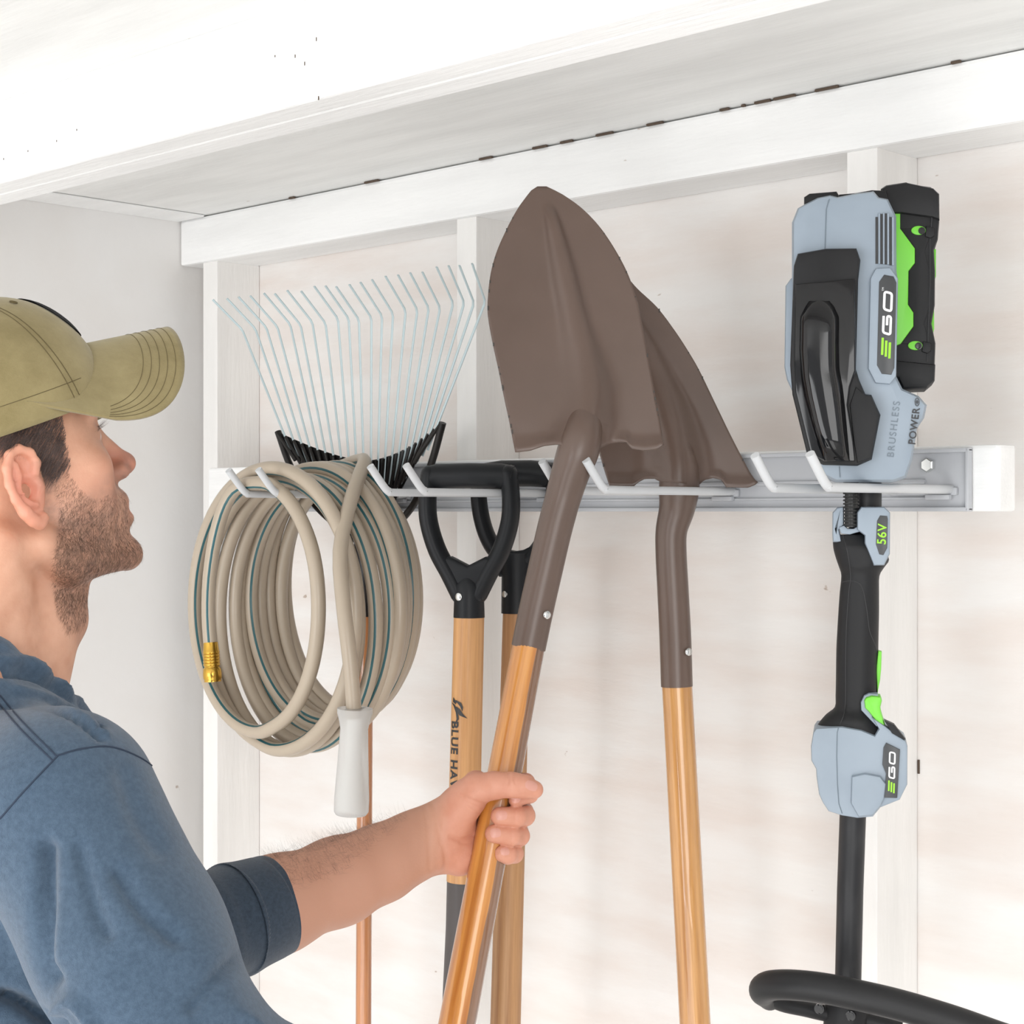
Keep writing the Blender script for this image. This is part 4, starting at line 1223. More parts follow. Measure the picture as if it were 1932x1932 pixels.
# ears
for s in (-1, 1):
    T = rotm('Z', s * -20) @ rotm('Y', 14)
    hb((0.1, s * 7.55, 0.2), (1.75, 0.42, 3.0), 0.5, 'u', T)
    rim = []
    for k in range(15):
        a = math.radians(-70 + k * 17)
        rr_ = 1.0 if k < 11 else 0.9
        loc = RH @ (T @ np.array([-math.sin(a + 0.9) * 1.72 * 0 + math.cos(a) * 0 - 1.75 * math.sin(a * 0.92 + 0.95), s * 0.28, 3.0 * math.cos(a * 0.92 + 0.95 + PI) * -1]))
        rim.append(loc + hh(-0.9, s * 7.65, 0.1))
    # rim of the ear, open towards the face
    rimp = [( 0.75, 1.1), (0.9, 1.9), (0.45, 2.75), (-0.5, 3.15), (-1.4, 2.75), (-1.85, 1.7), (-1.9, 0.4), (-1.6, -0.9), (-0.9, -2.0), (-0.2, -2.7), (0.45, -3.0), (0.9, -2.6)]
    rp = [hh(0.1, s * 7.75, 0.2) + RH @ (T @ np.array([x, s * (0.28 + 0.14 * math.sin(i)), z])) for i, (x, z) in enumerate(rimp)]
    for i in range(len(rp) - 1):
        HS.cone(rp[i], rp[i + 1], 0.36 if i < 8 else 0.5, 0.36 if i < 7 else 0.5, 0.3)
    ap = [(-1.0, 1.9), (-0.85, 0.8), (-0.7, -0.4), (-0.3, -1.2), (0.35, -1.45)]
    rp = [hh(0.1, s * 7.7, 0.2) + RH @ (T @ np.array([x, s * 0.25, z])) for x, z in ap]
    for i in range(len(rp) - 1): HS.cone(rp[i], rp[i + 1], 0.27, 0.27, 0.3)
    hb((1.15, s * 7.35, 0.0), (0.42, 0.5, 0.65), 0.35)                       # tragus
    c = hh(0.1, s * 7.95, 0.2) + RH @ (T @ np.array([0.05, 0, -0.1]))
    HS.ball(c, (0.72, 0.62, 1.05), 0.3, 's', RH @ T @ rotm('Y', -18))
    c = hh(0.1, s * 7.95, 0.2) + RH @ (T @ np.array([0.15, -s * 0.5, -0.25]))
    HS.ball(c, (0.36, 0.9, 0.5), 0.2, 's', RH @ T)
    c = hh(0.1, s * 8.0, 0.2) + RH @ (T @ np.array([-0.1, 0, 1.7]))
    HS.ball(c, (0.30, 0.36, 0.75), 0.25, 's', RH @ T @ rotm('Y', -25))
hv, hf = mesh_sdf(HS, (-13, -14, -28), (15, 14, 16), 0.22)
hv = relax(hv, hf, 1)

# arm and hand that hold the shovel
D0 = 1.866
def HP(px, py, y): return tuple(PF(px, py, D0 + y / 100))
def HR_(px, py, y, r): return (*HP(px, py, y), r)
AS = Sdf()
fore = [(*PF(330, 1775, 1.66), 5.2), (*PF(420, 1742, 1.70), 4.9), (*PF(520, 1707, 1.745), 4.65), (*PF(640, 1662, 1.795), 4.25), (*PF(720, 1628, 1.83), 3.75), (*PF(785, 1594, 1.855), 3.3), (*PF(822, 1577, 1.862), 3.05)]
AS.chain(fore, 1.0, 2.0)
AS.cone(HP(815, 1580, -.2), HP(882, 1506, -1.5), 3.0, 2.1, 1.4)       # ball of the thumb
AS.cone(HP(820, 1590, 0), HP(866, 1612, 0.2), 3.0, 2.35, 1.2)          # heel of the hand
AS.cone(HP(850, 1555, 0.4), HP(880, 1575, 1.6), 2.5, 2.2, 1.2)
for mx_, my, r in ((898, 1478, 1.45), (900, 1512, 1.45), (894, 1546, 1.35), (884, 1585, 1.2)):
    AS.cone(HP(835, 1575, 0.8), HP(mx_, my, 2.6), 2.2, r, 1.0)
AS.chain([HR_(868, 1518, -1.6, 2.0), HR_(898, 1489, -2.5, 1.70), HR_(932, 1482, -3.1, 1.42), HR_(966, 1481, -3.25, 1.30), HR_(988, 1484, -3.15, 1.18), HR_(1008, 1490, -2.95, 0.98)], 0.6, 0.5)
fingers = [
    [HR_(898, 1480, 2.7, 1.2), HR_(950, 1478, 3.2, 1.0), HR_(992, 1476, 1.7, 0.98), HR_(1000, 1500, -0.5, 0.86), HR_(972, 1510, -2.15, 0.72)],
    [HR_(900, 1514, 2.8, 1.2), HR_(950, 1525, 3.3, 1.1), HR_(987, 1532, 1.9, 1.12), HR_(990, 1539, -0.6, 1.12), HR_(975, 1541, -2.2, 1.10), HR_(943, 1540, -2.85, 1.0)],
    [HR_(894, 1548, 2.7, 1.15), HR_(945, 1560, 3.2, 1.1), HR_(978, 1570, 1.8, 1.08), HR_(980, 1577, -0.6, 1.10), HR_(964, 1577, -2.2, 1.08), HR_(932, 1573, -2.9, 0.98)],
    [HR_(884, 1585, 2.3, 1.0), HR_(935, 1598, 2.8, 1.0), HR_(966, 1604, 1.4, 0.98), HR_(970, 1611, -0.7, 1.0), HR_(958, 1613, -2.1, 0.98), HR_(947, 1610, -2.5, 0.94)],
]
AF = []
for fch in fingers:
    for i in range(len(fch) - 1):
        AF.append((fch[i], fch[i + 1]))
# each finger is blended along itself first and then joined with a small radius so that the fingers stay apart
class Hand(Sdf):
    def ev(s, P, near=None):
        d = Sdf.ev(s, P, None)
        for ci, fch in enumerate(fingers):
            e = np.full(len(P), 3.0)
            for i in range(len(fch) - 1):
                o = ('c', q3(fch[i][:3]), q3(fch[i + 1][:3]), (fch[i][3], fch[i + 1][3]))
                g_ = s.one(o, P); k = 0.25
                h = np.clip(0.5 + 0.5 * (e - g_) / k, 0, 1); e = e + (g_ - e) * h - k * h * (1 - h)
            k = 0.14
            h = np.clip(0.5 + 0.5 * (d - e) / k, 0, 1); d = d + (e - d) * h - k * h * (1 - h)
        o = ('c', s.ha, s.hb, (1.86, 1.86))
        return np.maximum(d, -s.one(o, P))
HN = Hand(); HN.ops = AS.ops
def handle_pf(t):
    a = h1.matrix_local; L_ = Vector((0, 0, 0))
    w_ = Matrix.Translation(s1.location) @ Matrix.Rotation(F1.yaw, 4, 'Z') @ a @ Vector((0, 0, t))
    q = w_ - PO
    return np.array([q.dot(PX), q.dot(PY), q.z]) * 100
HN.ha, HN.hb = handle_pf(0.0), handle_pf(0.42)
allp = np.array([o[:3] for fch in fingers for o in fch] + [f[:3] for f in fore[3:]])
# hand on a fine grid, forearm on a coarser one, cut where they meet inside the forearm
def arm_disp(P, d):
    return 0
lo = allp.min(0) - 2.2; hi = allp.max(0) + 2.2
wr = q3(fore[4][:3]); wd = q3(fore[5][:3]) - q3(fore[3][:3]); wd /= np.linalg.norm(wd)
lo = np.minimum(np.minimum(q3(fore[0][:3]), wr) - 6, allp.min(0) - 2.2); hi = np.maximum(np.maximum(q3(fore[0][:3]), wr) + 6, allp.max(0) + 2.2)
av, af = mesh_sdf(HN, lo, hi, 0.155)
fv, ff = av, af
# the trunk and the other arm, coarse, under the shirt
RS, LS_ = (-1.0, -18.5, -24.0), (0.5, 17.5, -24.0)
RE = PF(392, 2060, 1.20)
LE = PF(330, 1775, 1.66)
BS = Sdf()
BS.ball((-3.5, 0, -36), (9.5, 15, 18), 3)
BS.cone((-3, 0, -40), (-3, 0, -72), 12, 12, 4)
BS.cone(RS, RE, 5.0, 3.9, 3); BS.cone(LS_, LE, 5.0, 4.0, 3)
BS.cone(RE, RE + np.array([20, 3, -8]), 3.9, 2.8, 1.5)
bv, bf = mesh_sdf(BS, (-25, -32, -86), (45, 34, -14), 1.0)

# skin strokes: fine creases pressed into the surface
def press(v, n, path, wid, depth, side=True):
    px, py, dd_ = to_px(v)
    P2 = np.stack([px, py], 1); best = np.full(len(v), 1e9)
    pth = [q3(p) for p in smooth_path(path, 4)]
    for a, b in zip(pth[:-1], pth[1:]):
        ab = b - a; t = np.clip(((P2 - a) @ ab) / (ab @ ab + 1e-9), 0, 1)
        best = np.minimum(best, np.linalg.norm(P2 - a - t[:, None] * ab, axis=1))
    view = v / 100 @ np.stack([q3(PX), q3(PY), q3(UP)]) + q3(PO) - q3(CAM)
    nw = n @ np.stack([q3(PX), q3(PY), q3(UP)])
    facing = -(view * nw).sum(1) / np.linalg.norm(view, axis=1)
    wgt = np.exp(-(best / wid) ** 2) * np.clip(facing * 3, 0, 1)
    return v - n * (wgt * depth)[:, None]
n_ = vnormals(av, af)
for path, wd_, dp in (([(868, 1500), (895, 1512), (918, 1520)], 3.2, 0.06), ([(872, 1510), (900, 1522), (920, 1525)], 2.5, 0.04), ([(815, 1515), (825, 1545), (833, 1590)], 6, 0.07),
                      ([(850, 1579), (870, 1585), (893, 1577)], 4, 0.10), ([(838, 1600), (842, 1625), (836, 1650)], 5, 0.08), ([(958, 1455), (960, 1470), (958, 1480)], 2.0, 0.05), ([(972, 1455), (970, 1470), (974, 1480)], 2.0, 0.05), ([(971, 1524), (973, 1540), (970, 1558)], 1.6, 0.03), ([(964, 1560), (966, 1576), (963, 1596)], 1.6, 0.03), ([(880, 1520), (896, 1532), (908, 1535)], 2.5, 0.04), ([(800, 1520), (808, 1560), (812, 1640)], 5, 0.05), ([(868, 1590), (885, 1592), (893, 1588)], 3, 0.05)):
    av = press(av, n_, path, wd_, dp * 2.0)
verts = np.concatenate([hv, av, bv])
faces = np.concatenate([hf, af + len(hv), bf + len(hv) + len(av)])
used = np.unique(faces)
rm = np.full(len(verts), -1); rm[used] = np.arange(len(used))
verts, faces = verts[used], rm[faces]
nh = int((used < len(hv)).sum())

# colour regions that belong to the skin itself: stubble shade, flushed ear, nose, palm
def gauss(P, c, r): return np.exp(-(((P - c) / r) ** 2).sum(1))
Hl = verts @ RH                    # into head axes
stub = np.zeros(len(verts)); red = np.zeros(len(verts))
isH = np.arange(len(verts)) < nh
x, y, z = Hl[:, 0], Hl[:, 1], Hl[:, 2]
ay = np.abs(y)
jaw = 1 / (1 + np.exp((z + 3.2 - 0.28 * (x - 2)) / 0.5))              # below a line from sideburn to mouth corner
fr_lim = 1 / (1 + np.exp(-(x - 0.9) / 0.5))
stub = jaw * fr_lim
stub = np.maximum(stub, np.exp(-((x - 2.0) / 1.0) ** 2) * (z < 2) * (z > -6) * (ay > 5))
mou = gauss(Hl, np.array([9.3, 0, -5.0]), np.array([3, 2.6, 1.8])); stub = np.maximum(stub, mou)
stub *= 1 - np.clip(gauss(Hl, np.array([9.9, 0, -5.4]), np.array([1.2, 2.0, 0.7])) * 1.2, 0, 1)
nkl = 1 / (1 + np.exp(-(verts[:, 2] + 15.5) / 0.8))
nkx = 1 / (1 + np.exp(-(verts[:, 0] - 0.2 - 0.0 * verts[:, 2]) / 0.7))
stub *= nkl * nkx
stub[~isH] = 0
red = 0.9 * gauss(Hl, np.array([10.8, 0, -1.6]), np.array([1.8, 2, 1.8])) + 0.8 * (np.exp(-((x + 0.2) / 2.4) ** 2) * np.exp(-((z - .2) / 3.6) ** 2) * (ay > 7.25)) + 0.35 * gauss(Hl, np.array([6.5, -5, -1.5]), np.array([2.5, 2, 2]))
red += gauss(Hl, np.array([9.9, 0, -5.4]), np.array([1.1, 2.0, 0.7]))
red[~isH] = 0
px_, py_, dd_ = to_px(verts)
armm = (~isH) & (px_ > 380) & (verts[:, 2] > -60)
pal = np.clip((px_ - 790) / 60, 0, 1) * armm
red = np.maximum(red, 0.42 * pal)
arm_tone = armm * (1 - pal)

def skin_material():
    m, nt, b = new_mat('skin')
    N = nt.nodes; Lk = nt.links
    b.inputs['Roughness'].default_value = 0.48
    b.inputs['Subsurface Weight'].default_value = 0.08
    b.inputs['Subsurface Radius'].default_value = (1.0, 0.35, 0.2)
    b.inputs['Subsurface Scale'].default_value = 0.006
    at_ = N.new('ShaderNodeAttribute'); at_.attribute_name = 'zones'
    sp = N.new('ShaderNodeSeparateColor'); Lk.new(at_.outputs['Color'], sp.inputs[0])
    tc = N.new('ShaderNodeTexCoord')
    n1 = N.new('ShaderNodeTexNoise'); n1.inputs['Scale'].default_value = 45; n1.inputs['Detail'].default_value = 6
    Lk.new(tc.outputs['Object'], n1.inputs[0])
    r1 = N.new('ShaderNodeValToRGB')
    r1.color_ramp.elements[0].position = 0.3; r1.color_ramp.elements[0].color = (*L255(200, 147, 120), 1)
    r1.color_ramp.elements[1].position = 0.7; r1.color_ramp.elements[1].color = (*L255(219, 169, 142), 1)
    Lk.new(n1.outputs[0], r1.inputs[0])
    def mixc(f, A, col):
        mx = N.new('ShaderNodeMix'); mx.data_type = 'RGBA'
        Lk.new(f, mx.inputs['Factor']); Lk.new(A, mx.inputs['A']); mx.inputs['B'].default_value = (*col, 1)
        return mx.outputs['Result']
    c = mixc(sp.outputs[1], r1.outputs[0], L255(214, 134, 112))
    c = mixc(sp.outputs[2], c, L255(190, 140, 116))
    mu = N.new('ShaderNodeMath'); mu.operation = 'MULTIPLY'
    n2 = N.new('ShaderNodeTexNoise'); n2.inputs['Scale'].default_value = 90; n2.inputs['Detail'].default_value = 3
    Lk.new(tc.outputs['Object'], n2.inputs[0])
    mr = N.new('ShaderNodeMapRange'); mr.inputs[1].default_value = 0.3; mr.inputs[2].default_value = 0.7; mr.inputs[3].default_value = 0.25; mr.inputs[4].default_value = 0.75
    Lk.new(n2.outputs[0], mr.inputs[0]); Lk.new(mr.outputs[0], mu.inputs[0]); Lk.new(sp.outputs[0], mu.inputs[1])
    c = mixc(mu.outputs[0], c, L255(118, 88, 76))
    Lk.new(c, b.inputs['Base Color'])
    n3 = N.new('ShaderNodeTexNoise'); n3.inputs['Scale'].default_value = 420; n3.inputs['Detail'].default_value = 4
    Lk.new(tc.outputs['Object'], n3.inputs[0])
    bp = N.new('ShaderNodeBump'); bp.inputs['Strength'].default_value = 0.25; bp.inputs['Distance'].default_value = 0.0007
    Lk.new(n3.outputs[0], bp.inputs['Height']); Lk.new(bp.outputs[0], b.inputs['Normal'])
    return m
M_skin = skin_material()
body_o = plink('body', verts, faces, M_skin)
ca = body_o.data.color_attributes.new('zones', 'FLOAT_COLOR', 'POINT')
ca.data.foreach_set('color', np.stack([stub, red, arm_tone, np.ones(len(verts))], 1).astype(np.float32).ravel())

# rays from the viewer's side on to a surface, used to root hair and lay seams
def bvh_of(v, f): return BVHTree.FromPolygons([Vector(p) for p in v], [tuple(int(i) for i in q) for q in f])
CAMP = Vector(((CAM - PO).dot(PX), (CAM - PO).dot(PY), (CAM - PO).z)) * 100
def ray(bv_, px, py):
    d = VD + RD * ((px - 966) / F_PX) + UP * ((966 - py) / F_PX)
    dl = Vector((d.dot(PX), d.dot(PY), d.z)).normalized()
    loc, nn, i, _ = bv_.ray_cast(CAMP, dl)
    return loc, nn
hbv = bvh_of(hv, hf)
fbv = bvh_of(verts[armm | (isH & False)][:0] if False else fv, ff)

def inpoly(x, y, poly):
    c = False; j = len(poly) - 1
    for i in range(len(poly)):
        if (poly[i][1] > y) != (poly[j][1] > y) and x < (poly[j][0] - poly[i][0]) * (y - poly[i][1]) / (poly[j][1] - poly[i][1]) + poly[i][0]:
            c = not c
        j = i
    return c
def strands(name, roots, m, seg=3, rad=0.006, kind='stuff', parent=None):
    """roots: (point, direction, curl vector, length) in person cm -> thin three-sided hairs."""
    V_, F_ = [], []
    for p, d, c, ln in roots:
        d = d.normalized(); a = d.orthogonal().normalized(); b = d.cross(a)
        base = len(V_)
        for s_ in range(seg + 1):
            t = s_ / seg
            q = p + d * (ln * t) + c * (ln * t * t)
            r = rad * (1 - 0.75 * t)
            for k in range(3):
                V_.append(q + a * (r * math.cos(k * 2.094)) + b * (r * math.sin(k * 2.094)))
        for s_ in range(seg):
            for k in range(3):
                F_.append((base + s_ * 3 + k, base + s_ * 3 + (k + 1) % 3, base + (s_ + 1) * 3 + (k + 1) % 3, base + (s_ + 1) * 3 + k))
    return plink(name, np.array(V_), np.array(F_), m, parent or man, 179, kind)
M_hair = mat('dark_brown_hair', L255(74, 60, 56), 0.5, col2=L255(112, 94, 88), nscale=60)
M_beard = mat('brown_beard', L255(84, 64, 52), 0.55, col2=L255(120, 94, 76), nscale=80)
rr = random.Random(21)
mir = lambda v: Vector((v.x, -v.y, v.z))
def sample(poly, n, bv_, fn, mirror=True):
    out = []
    xs = [p[0] for p in poly]; ys = [p[1] for p in poly]
    tries = 0
    while len(out) < n and tries < n * 12:
        tries += 1
        x_, y_ = rr.uniform(min(xs), max(xs)), rr.uniform(min(ys), max(ys))
        if not inpoly(x_, y_, poly): continue
        loc, nn = ray(bv_, x_, y_)
        if loc is None: continue
        r_ = fn(loc, nn, x_, y_)
        if r_: out.append(r_)
    if mirror: out += [(mir(a), mir(b), mir(c), l) for a, b, c, l in out[::2]]
    return out
def hairfn(loc, nn, x_, y_):
    q = np.array(loc) @ RH
    if q[2] < 3.6 and q[0] < 1.9: return None
    back = Vector((-0.55, 0, -0.85)) + Vector((rr.uniform(-.3, .3), rr.uniform(-.2, .2), rr.uniform(-.2, .2)))
    return (loc - nn * 0.05 + nn * rr.uniform(0, 0.35), (back + nn * 0.18).normalized(), Vector((-0.1, 0, -0.2)) - nn * 0.12, rr.uniform(0.7, 1.5))
hair_poly = [(-40, 700), (100, 690), (112, 770), (120, 800), (126, 840), (133, 878), (118, 880), (108, 900), (96, 896), (80, 884), (62, 872), (48, 862), (30, 850), (0, 838), (-40, 830)]
hr = sample(hair_poly, 5200, hbv, hairfn)
hair_o = strands('hair', hr, M_hair, 3, 0.016)
def beardfn(dens):
    def f(loc, nn, x_, y_):
        if rr.random() > dens(x_, y_): return None
        dn = Vector((-0.25, 0, -0.9)) + Vector((rr.uniform(-.7, .7), rr.uniform(-.5, .5), rr.uniform(-.5, .5)))
        dn = dn - nn * dn.dot(nn)
        return (loc - nn * 0.02, (dn.normalized() + nn * 0.35).normalized(), Vector((rr.uniform(-.3, .3), 0, rr.uniform(-.3, .3))) - nn * 0.2, rr.uniform(0.25, 0.6))
    return f
beard_poly = [(96, 896), (118, 884), (134, 892), (146, 910), (170, 938), (196, 935), (222, 925), (238, 900), (248, 902), (262, 925), (262, 960), (268, 990), (280, 1010), (282, 1040), (262, 1062), (190, 1092), (165, 1120), (166, 1160), (160, 1185),
              (128, 1195), (108, 1150), (98, 1090), (104, 1030), (112, 985), (110, 940)]
def dens(x_, y_):
    d = 0.28 + 0.72 * sm(930, 1040, y_)
    d *= 1 - 0.55 * sm(1120, 1190, y_)
    return d * (0.6 + 0.4 * sm(95, 130, x_))
br = sample(beard_poly, 12500, hbv, beardfn(dens))
strands('beard', br, M_beard, 2, 0.0070)
# lashes and brow
def lashfn(loc, nn, x_, y_):
    return (loc, Vector((1.0, -0.35, rr.uniform(-.35, .45))).normalized(), Vector((0, 0, 0.45)), rr.uniform(0.5, 0.85))
for s in (-1, 1):
    ro = []
    for k in range(46):
        t = k / 45
        p = hh(8.72 - 1.3 * (2 * t - 1) ** 2 - 0.1, s * (3.15 + (t - 0.5) * 2.6), 2.12 + 0.3 * (1 - (2 * t - 1) ** 2))
        ro.append((Vector(p), (Vector(hh(1, s * 0.5 * (t - .3), -0.25)).normalized() + Vector((rr.uniform(-.2, .2), rr.uniform(-.3, .3), rr.uniform(-.2, .2)))).normalized(), Vector((0, 0, 0.5)), rr.uniform(0.9, 1.3)))
    strands('eyelashes', ro, M_hair, 3, 0.014)
    ro = []
    for k in range(240):
        t = rr.random()
        c0 = hh(9.3 - 1.6 * t * t, s * (1.5 + 3.4 * t), 4.15 + 0.45 * math.sin(PI * min(1, t * 1.1)) + rr.uniform(-.25, .25))
        loc, nn, i_, _ = hbv.find_nearest(Vector(c0))
        ro.append((loc, (Vector(hh(-0.3, s * 1.0, rr.uniform(-.2, .4))) + nn * 0.3).normalized(), -nn * 0.2, rr.uniform(0.4, 0.8)))
    strands('eyebrow', ro, M_hair, 2, 0.012)
    # eyeball
    bm = bmesh.new(); bmesh.ops.create_uvsphere(bm, u_segments=24, v_segments=16, radius=0.0121)
    c = Vector(hh(7.78, s * 3.15, 1.95)) / 100
    for v in bm.verts: v.co += c
    fin('eye', bm, mat('eye_white', (0.8, 0.77, 0.74), 0.15) if s < 0 else bpy.data.materials['eye_white'], man, 179)
# forearm hair
def armfn(loc, nn, x_, y_):
    d = Vector(PF(x_ - 14, y_ - 8 + rr.uniform(-12, 12), 1.75)) - Vector(PF(x_, y_, 1.75))
    d = d.normalized() * -1 if rr.random() < 0.35 else d.normalized()
    return (loc - nn * 0.02, (d + nn * 0.55 + Vector((0, 0, rr.uniform(-.1, .5)))).normalized(), Vector((rr.uniform(-.4, .4), 0, rr.uniform(-.1, .5))) - nn * 0.15, rr.uniform(0.7, 1.7))
ah = sample([(505, 1612), (600, 1590), (700, 1552), (770, 1532), (770, 1545), (700, 1600), (640, 1650), (560, 1680), (510, 1690)], 900, fbv, armfn, False)
ah += sample([(500, 1605), (600, 1580), (720, 1538), (724, 1552), (610, 1600), (500, 1628)], 520, fbv, armfn, False)
strands('arm_hair', ah, M_hair, 4, 0.0048)

# nails
M_nail = mat('fingernail', L255(214, 156, 140), 0.3)
abv = bvh_of(av, af)
for (nx, ny, ax_, w_, l_) in ((1003, 1482, -0.22, 0.62, 0.86), (946, 1538, 0.06, 0.64, 0.74), (935, 1571, 0.08, 0.60, 0.70), (953, 1606, 0.12, 0.52, 0.60), (973, 1509, 0.0, 0.40, 0.55)):
    loc, nn = ray(abv, nx, ny)
    if loc is None: continue
    scr = Vector(PF(nx + 10, ny + 10 * -ax_, 1.84)) - Vector(PF(nx, ny, 1.84)); u = (scr - nn * scr.dot(nn)).normalized(); v_ = nn.cross(u)
    bm = bmesh.new()
    g = []
    for j in range(9):
        row = []
        for i in range(9):
            a, b = i / 4 - 1, j / 4 - 1
            # squircle outline
            q = max(abs(a), abs(b)); ln = math.hypot(a, b) + 1e-9
            k = (q / ln) ** 0.75
            A, Bq = a * k, b * k
            p = loc + u * (A * l_) + v_ * (Bq * w_) + nn * 0.6
            hit, n2, _, _ = abv.ray_cast(p, -nn)
            hpt = (hit if hit is not None else loc) + nn * (0.022 - 0.030 * q ** 5)
            row.append(bm.verts.new(hpt / 100))
        g.append(row)
    for j in range(8):
        for i in range(8): bm.faces.new((g[j][i], g[j][i + 1], g[j + 1][i + 1], g[j + 1][i]))
    fin('fingernail', bm, M_nail, man, 179)

# ------------------------------------------------------------------ cap
def cloth_mat(name, c1, c2, weave=900, bump=0.3, scale=14):
    m, nt, b = new_mat(name)
    N = nt.nodes; Lk = nt.links
    b.inputs['Roughness'].default_value = 0.85; b.inputs['Specular IOR Level'].default_value = 0.2
    b.inputs['Sheen Weight'].default_value = 0.25
    tc = N.new('ShaderNodeTexCoord')
    n1 = N.new('ShaderNodeTexNoise'); n1.inputs['Scale'].default_value = scale; n1.inputs['Detail'].default_value = 9; n1.inputs['Roughness'].default_value = 0.7
    Lk.new(tc.outputs['Object'], n1.inputs[0])
    r1 = N.new('ShaderNodeValToRGB')
    r1.color_ramp.elements[0].position = 0.36; r1.color_ramp.elements[0].color = (*c2, 1)
    r1.color_ramp.elements[1].position = 0.64; r1.color_ramp.elements[1].color = (*c1, 1)
    Lk.new(n1.outputs[0], r1.inputs[0]); Lk.new(r1.outputs[0], b.inputs['Base Color'])
    n2 = N.new('ShaderNodeTexNoise'); n2.inputs['Scale'].default_value = weave; n2.inputs['Detail'].default_value = 3
    Lk.new(tc.outputs['Object'], n2.inputs[0])
    bp = N.new('ShaderNodeBump'); bp.inputs['Strength'].default_value = bump; bp.inputs['Distance'].default_value = 0.0008
    Lk.new(n2.outputs[0], bp.inputs['Height']); Lk.new(bp.outputs[0], b.inputs['Normal'])
    return m
M_cap = cloth_mat('olive_cotton', L255(152, 139, 100), L255(126, 113, 76), 1100, 0.3, 10)
M_capseam = mat('olive_thread', L255(92, 80, 52), 0.9)
M_black = mat('black_patch', (0.008, 0.008, 0.01), 0.7)
def HV(x_, y_, z_): return Vector(hh(x_, y_, z_)) / 100
CX0, CA, CB, CZ, CH = 0.9, 10.9, 8.7, 4.6, 11.2
def crown(u, t):          # u angle (0 = front), t 0 bottom .. 1 top
    a = t * PI / 2
    hz = CZ + CH * math.sin(a) ** 1.0
    rr_ = math.cos(a) ** 0.86
    fx = math.cos(u)
    aa = CA * (1.0 + 0.03 * max(0, fx)) if fx > 0 else CA * 0.98
    xx = CX0 + aa * rr_ * fx
    # soft dents in the cloth
    dn = 0.12 * math.sin(3 * u + 5 * t) * math.sin(PI * t)
    front = max(0, math.cos(u)) ** 3
    return ((xx + dn * fx), (CB * rr_ + dn) * math.sin(u), hz + 0.9 * front * t * (1 - t) * 2 + 0.55 * (1 - fx) * (1 - t) * 0.3)
cap = empty('cap', (0, 0, 0)); cap.parent = man
bm = bmesh.new()
NU, NV = 72, 28
gr = [[bm.verts.new(HV(*crown(2 * PI * i / NU, min(j / NV, 0.985)))) for i in range(NU)] for j in range(NV + 1)]
for j in range(NV):
    for i in range(NU):
        bm.faces.new((gr[j][i], gr[j][(i + 1) % NU], gr[j + 1][(i + 1) % NU], gr[j + 1][i]))
bm.faces.new(gr[NV])
co = fin('crown', bm, M_cap, cap, 179)
md = co.modifiers.new('s', 'SOLIDIFY'); md.thickness = 0.0015; md.offset = -1
def brimf(s_, t):         # s_ -1..1 across, t 0 at the crown .. 1 at the rim
    psi = s_ * math.radians(82)
    xi, yi = CX0 + (CA - 0.2) * math.cos(psi), (CB - 0.15) * math.sin(psi)
    xo = max(xi, 6 + 13.2 * max(0.0, 1 - (abs(yi) / 8.62) ** 2.6) ** 0.5); yo = yi
    xx, yy = xi + (xo - xi) * t, yi + (yo - yi) * t
    z_ = 9.2 - (4.6 + 0.42 * (xx - 5)) * (abs(yy) / 8.2) ** 2.0 - 0.12 * (xx - 11.5)
    return xx, yy, z_
bm = bmesh.new()
NS, NT_ = 64, 16
gr = [[bm.verts.new(HV(*brimf(-1 + 2 * i / NS, -0.03 + 1.03 * j / NT_))) for i in range(NS + 1)] for j in range(NT_ + 1)]
for j in range(NT_):
    for i in range(NS):
        bm.faces.new((gr[j][i], gr[j][i + 1], gr[j + 1][i + 1], gr[j + 1][i]))
bmesh.ops.remove_doubles(bm, verts=bm.verts[:], dist=0.0001)
bo = fin('brim', bm, M_cap, cap, 179)
md = bo.modifiers.new('s', 'SOLIDIFY'); md.thickness = 0.003; md.offset = 0
bm = bmesh.new()
for tt in (0.90, 0.81, 0.72, 0.63, 0.54):
    # stitch rows follow the rim inwards
    P = []
    for i in range(61):
        s_ = (-1 + 2 * i / 60) * (0.985 - (0.9 - tt) * 0.55)
        x0_, y0_, _ = brimf(s_, 0); x1_, y1_, _ = brimf(s_, 1)
        off = (1 - tt) * 8.0
        L__ = math.hypot(x1_ - x0_, y1_ - y0_)
        t = max(0, 1 - off / max(L__, 1e-3)) if L__ > off else 0
        if t <= 0.0: continue
        x_, y_, z_ = brimf(s_, t)
        p0_ = HV(x_, y_, z_)
        e1_ = HV(*brimf(min(1, s_ + 0.01), t)) - HV(*brimf(max(-1, s_ - 0.01), t)); e2_ = HV(*brimf(s_, min(1, t + 0.01))) - HV(*brimf(s_, max(0, t - 0.02)))
        n_b = e2_.cross(e1_).normalized()
        if n_b.dot(Vector(hh(0, 0, 1))) < 0: n_b = -n_b
        P.append(p0_ + n_b * 0.0017)
    tube(bm, P, 0.00022, 5)
fin('stitching', bm, M_capseam, bo, None, 'stuff')
bm = bmesh.new()
for u0_ in (-60, -56.5, 60, 56.5, 120, -120, 0, 180):
    tube(bm, [HV(*[c for c in crown(math.radians(u0_ * (1 - 0.25 * t * 0)), t)]) + (HV(*crown(math.radians(u0_), t)) - HV(CX0, 0, CZ)).normalized() * 0.0002 for t in np.linspace(0.0, 0.96, 30)], 0.00035, 5)
tube(bm, [HV(*crown(a, 0.13)) + Vector((0, 0, 0)) for a in np.linspace(math.radians(50), math.radians(310), 60)], 0.0003, 5)
fin('seams', bm, M_capseam, co, None, 'stuff')
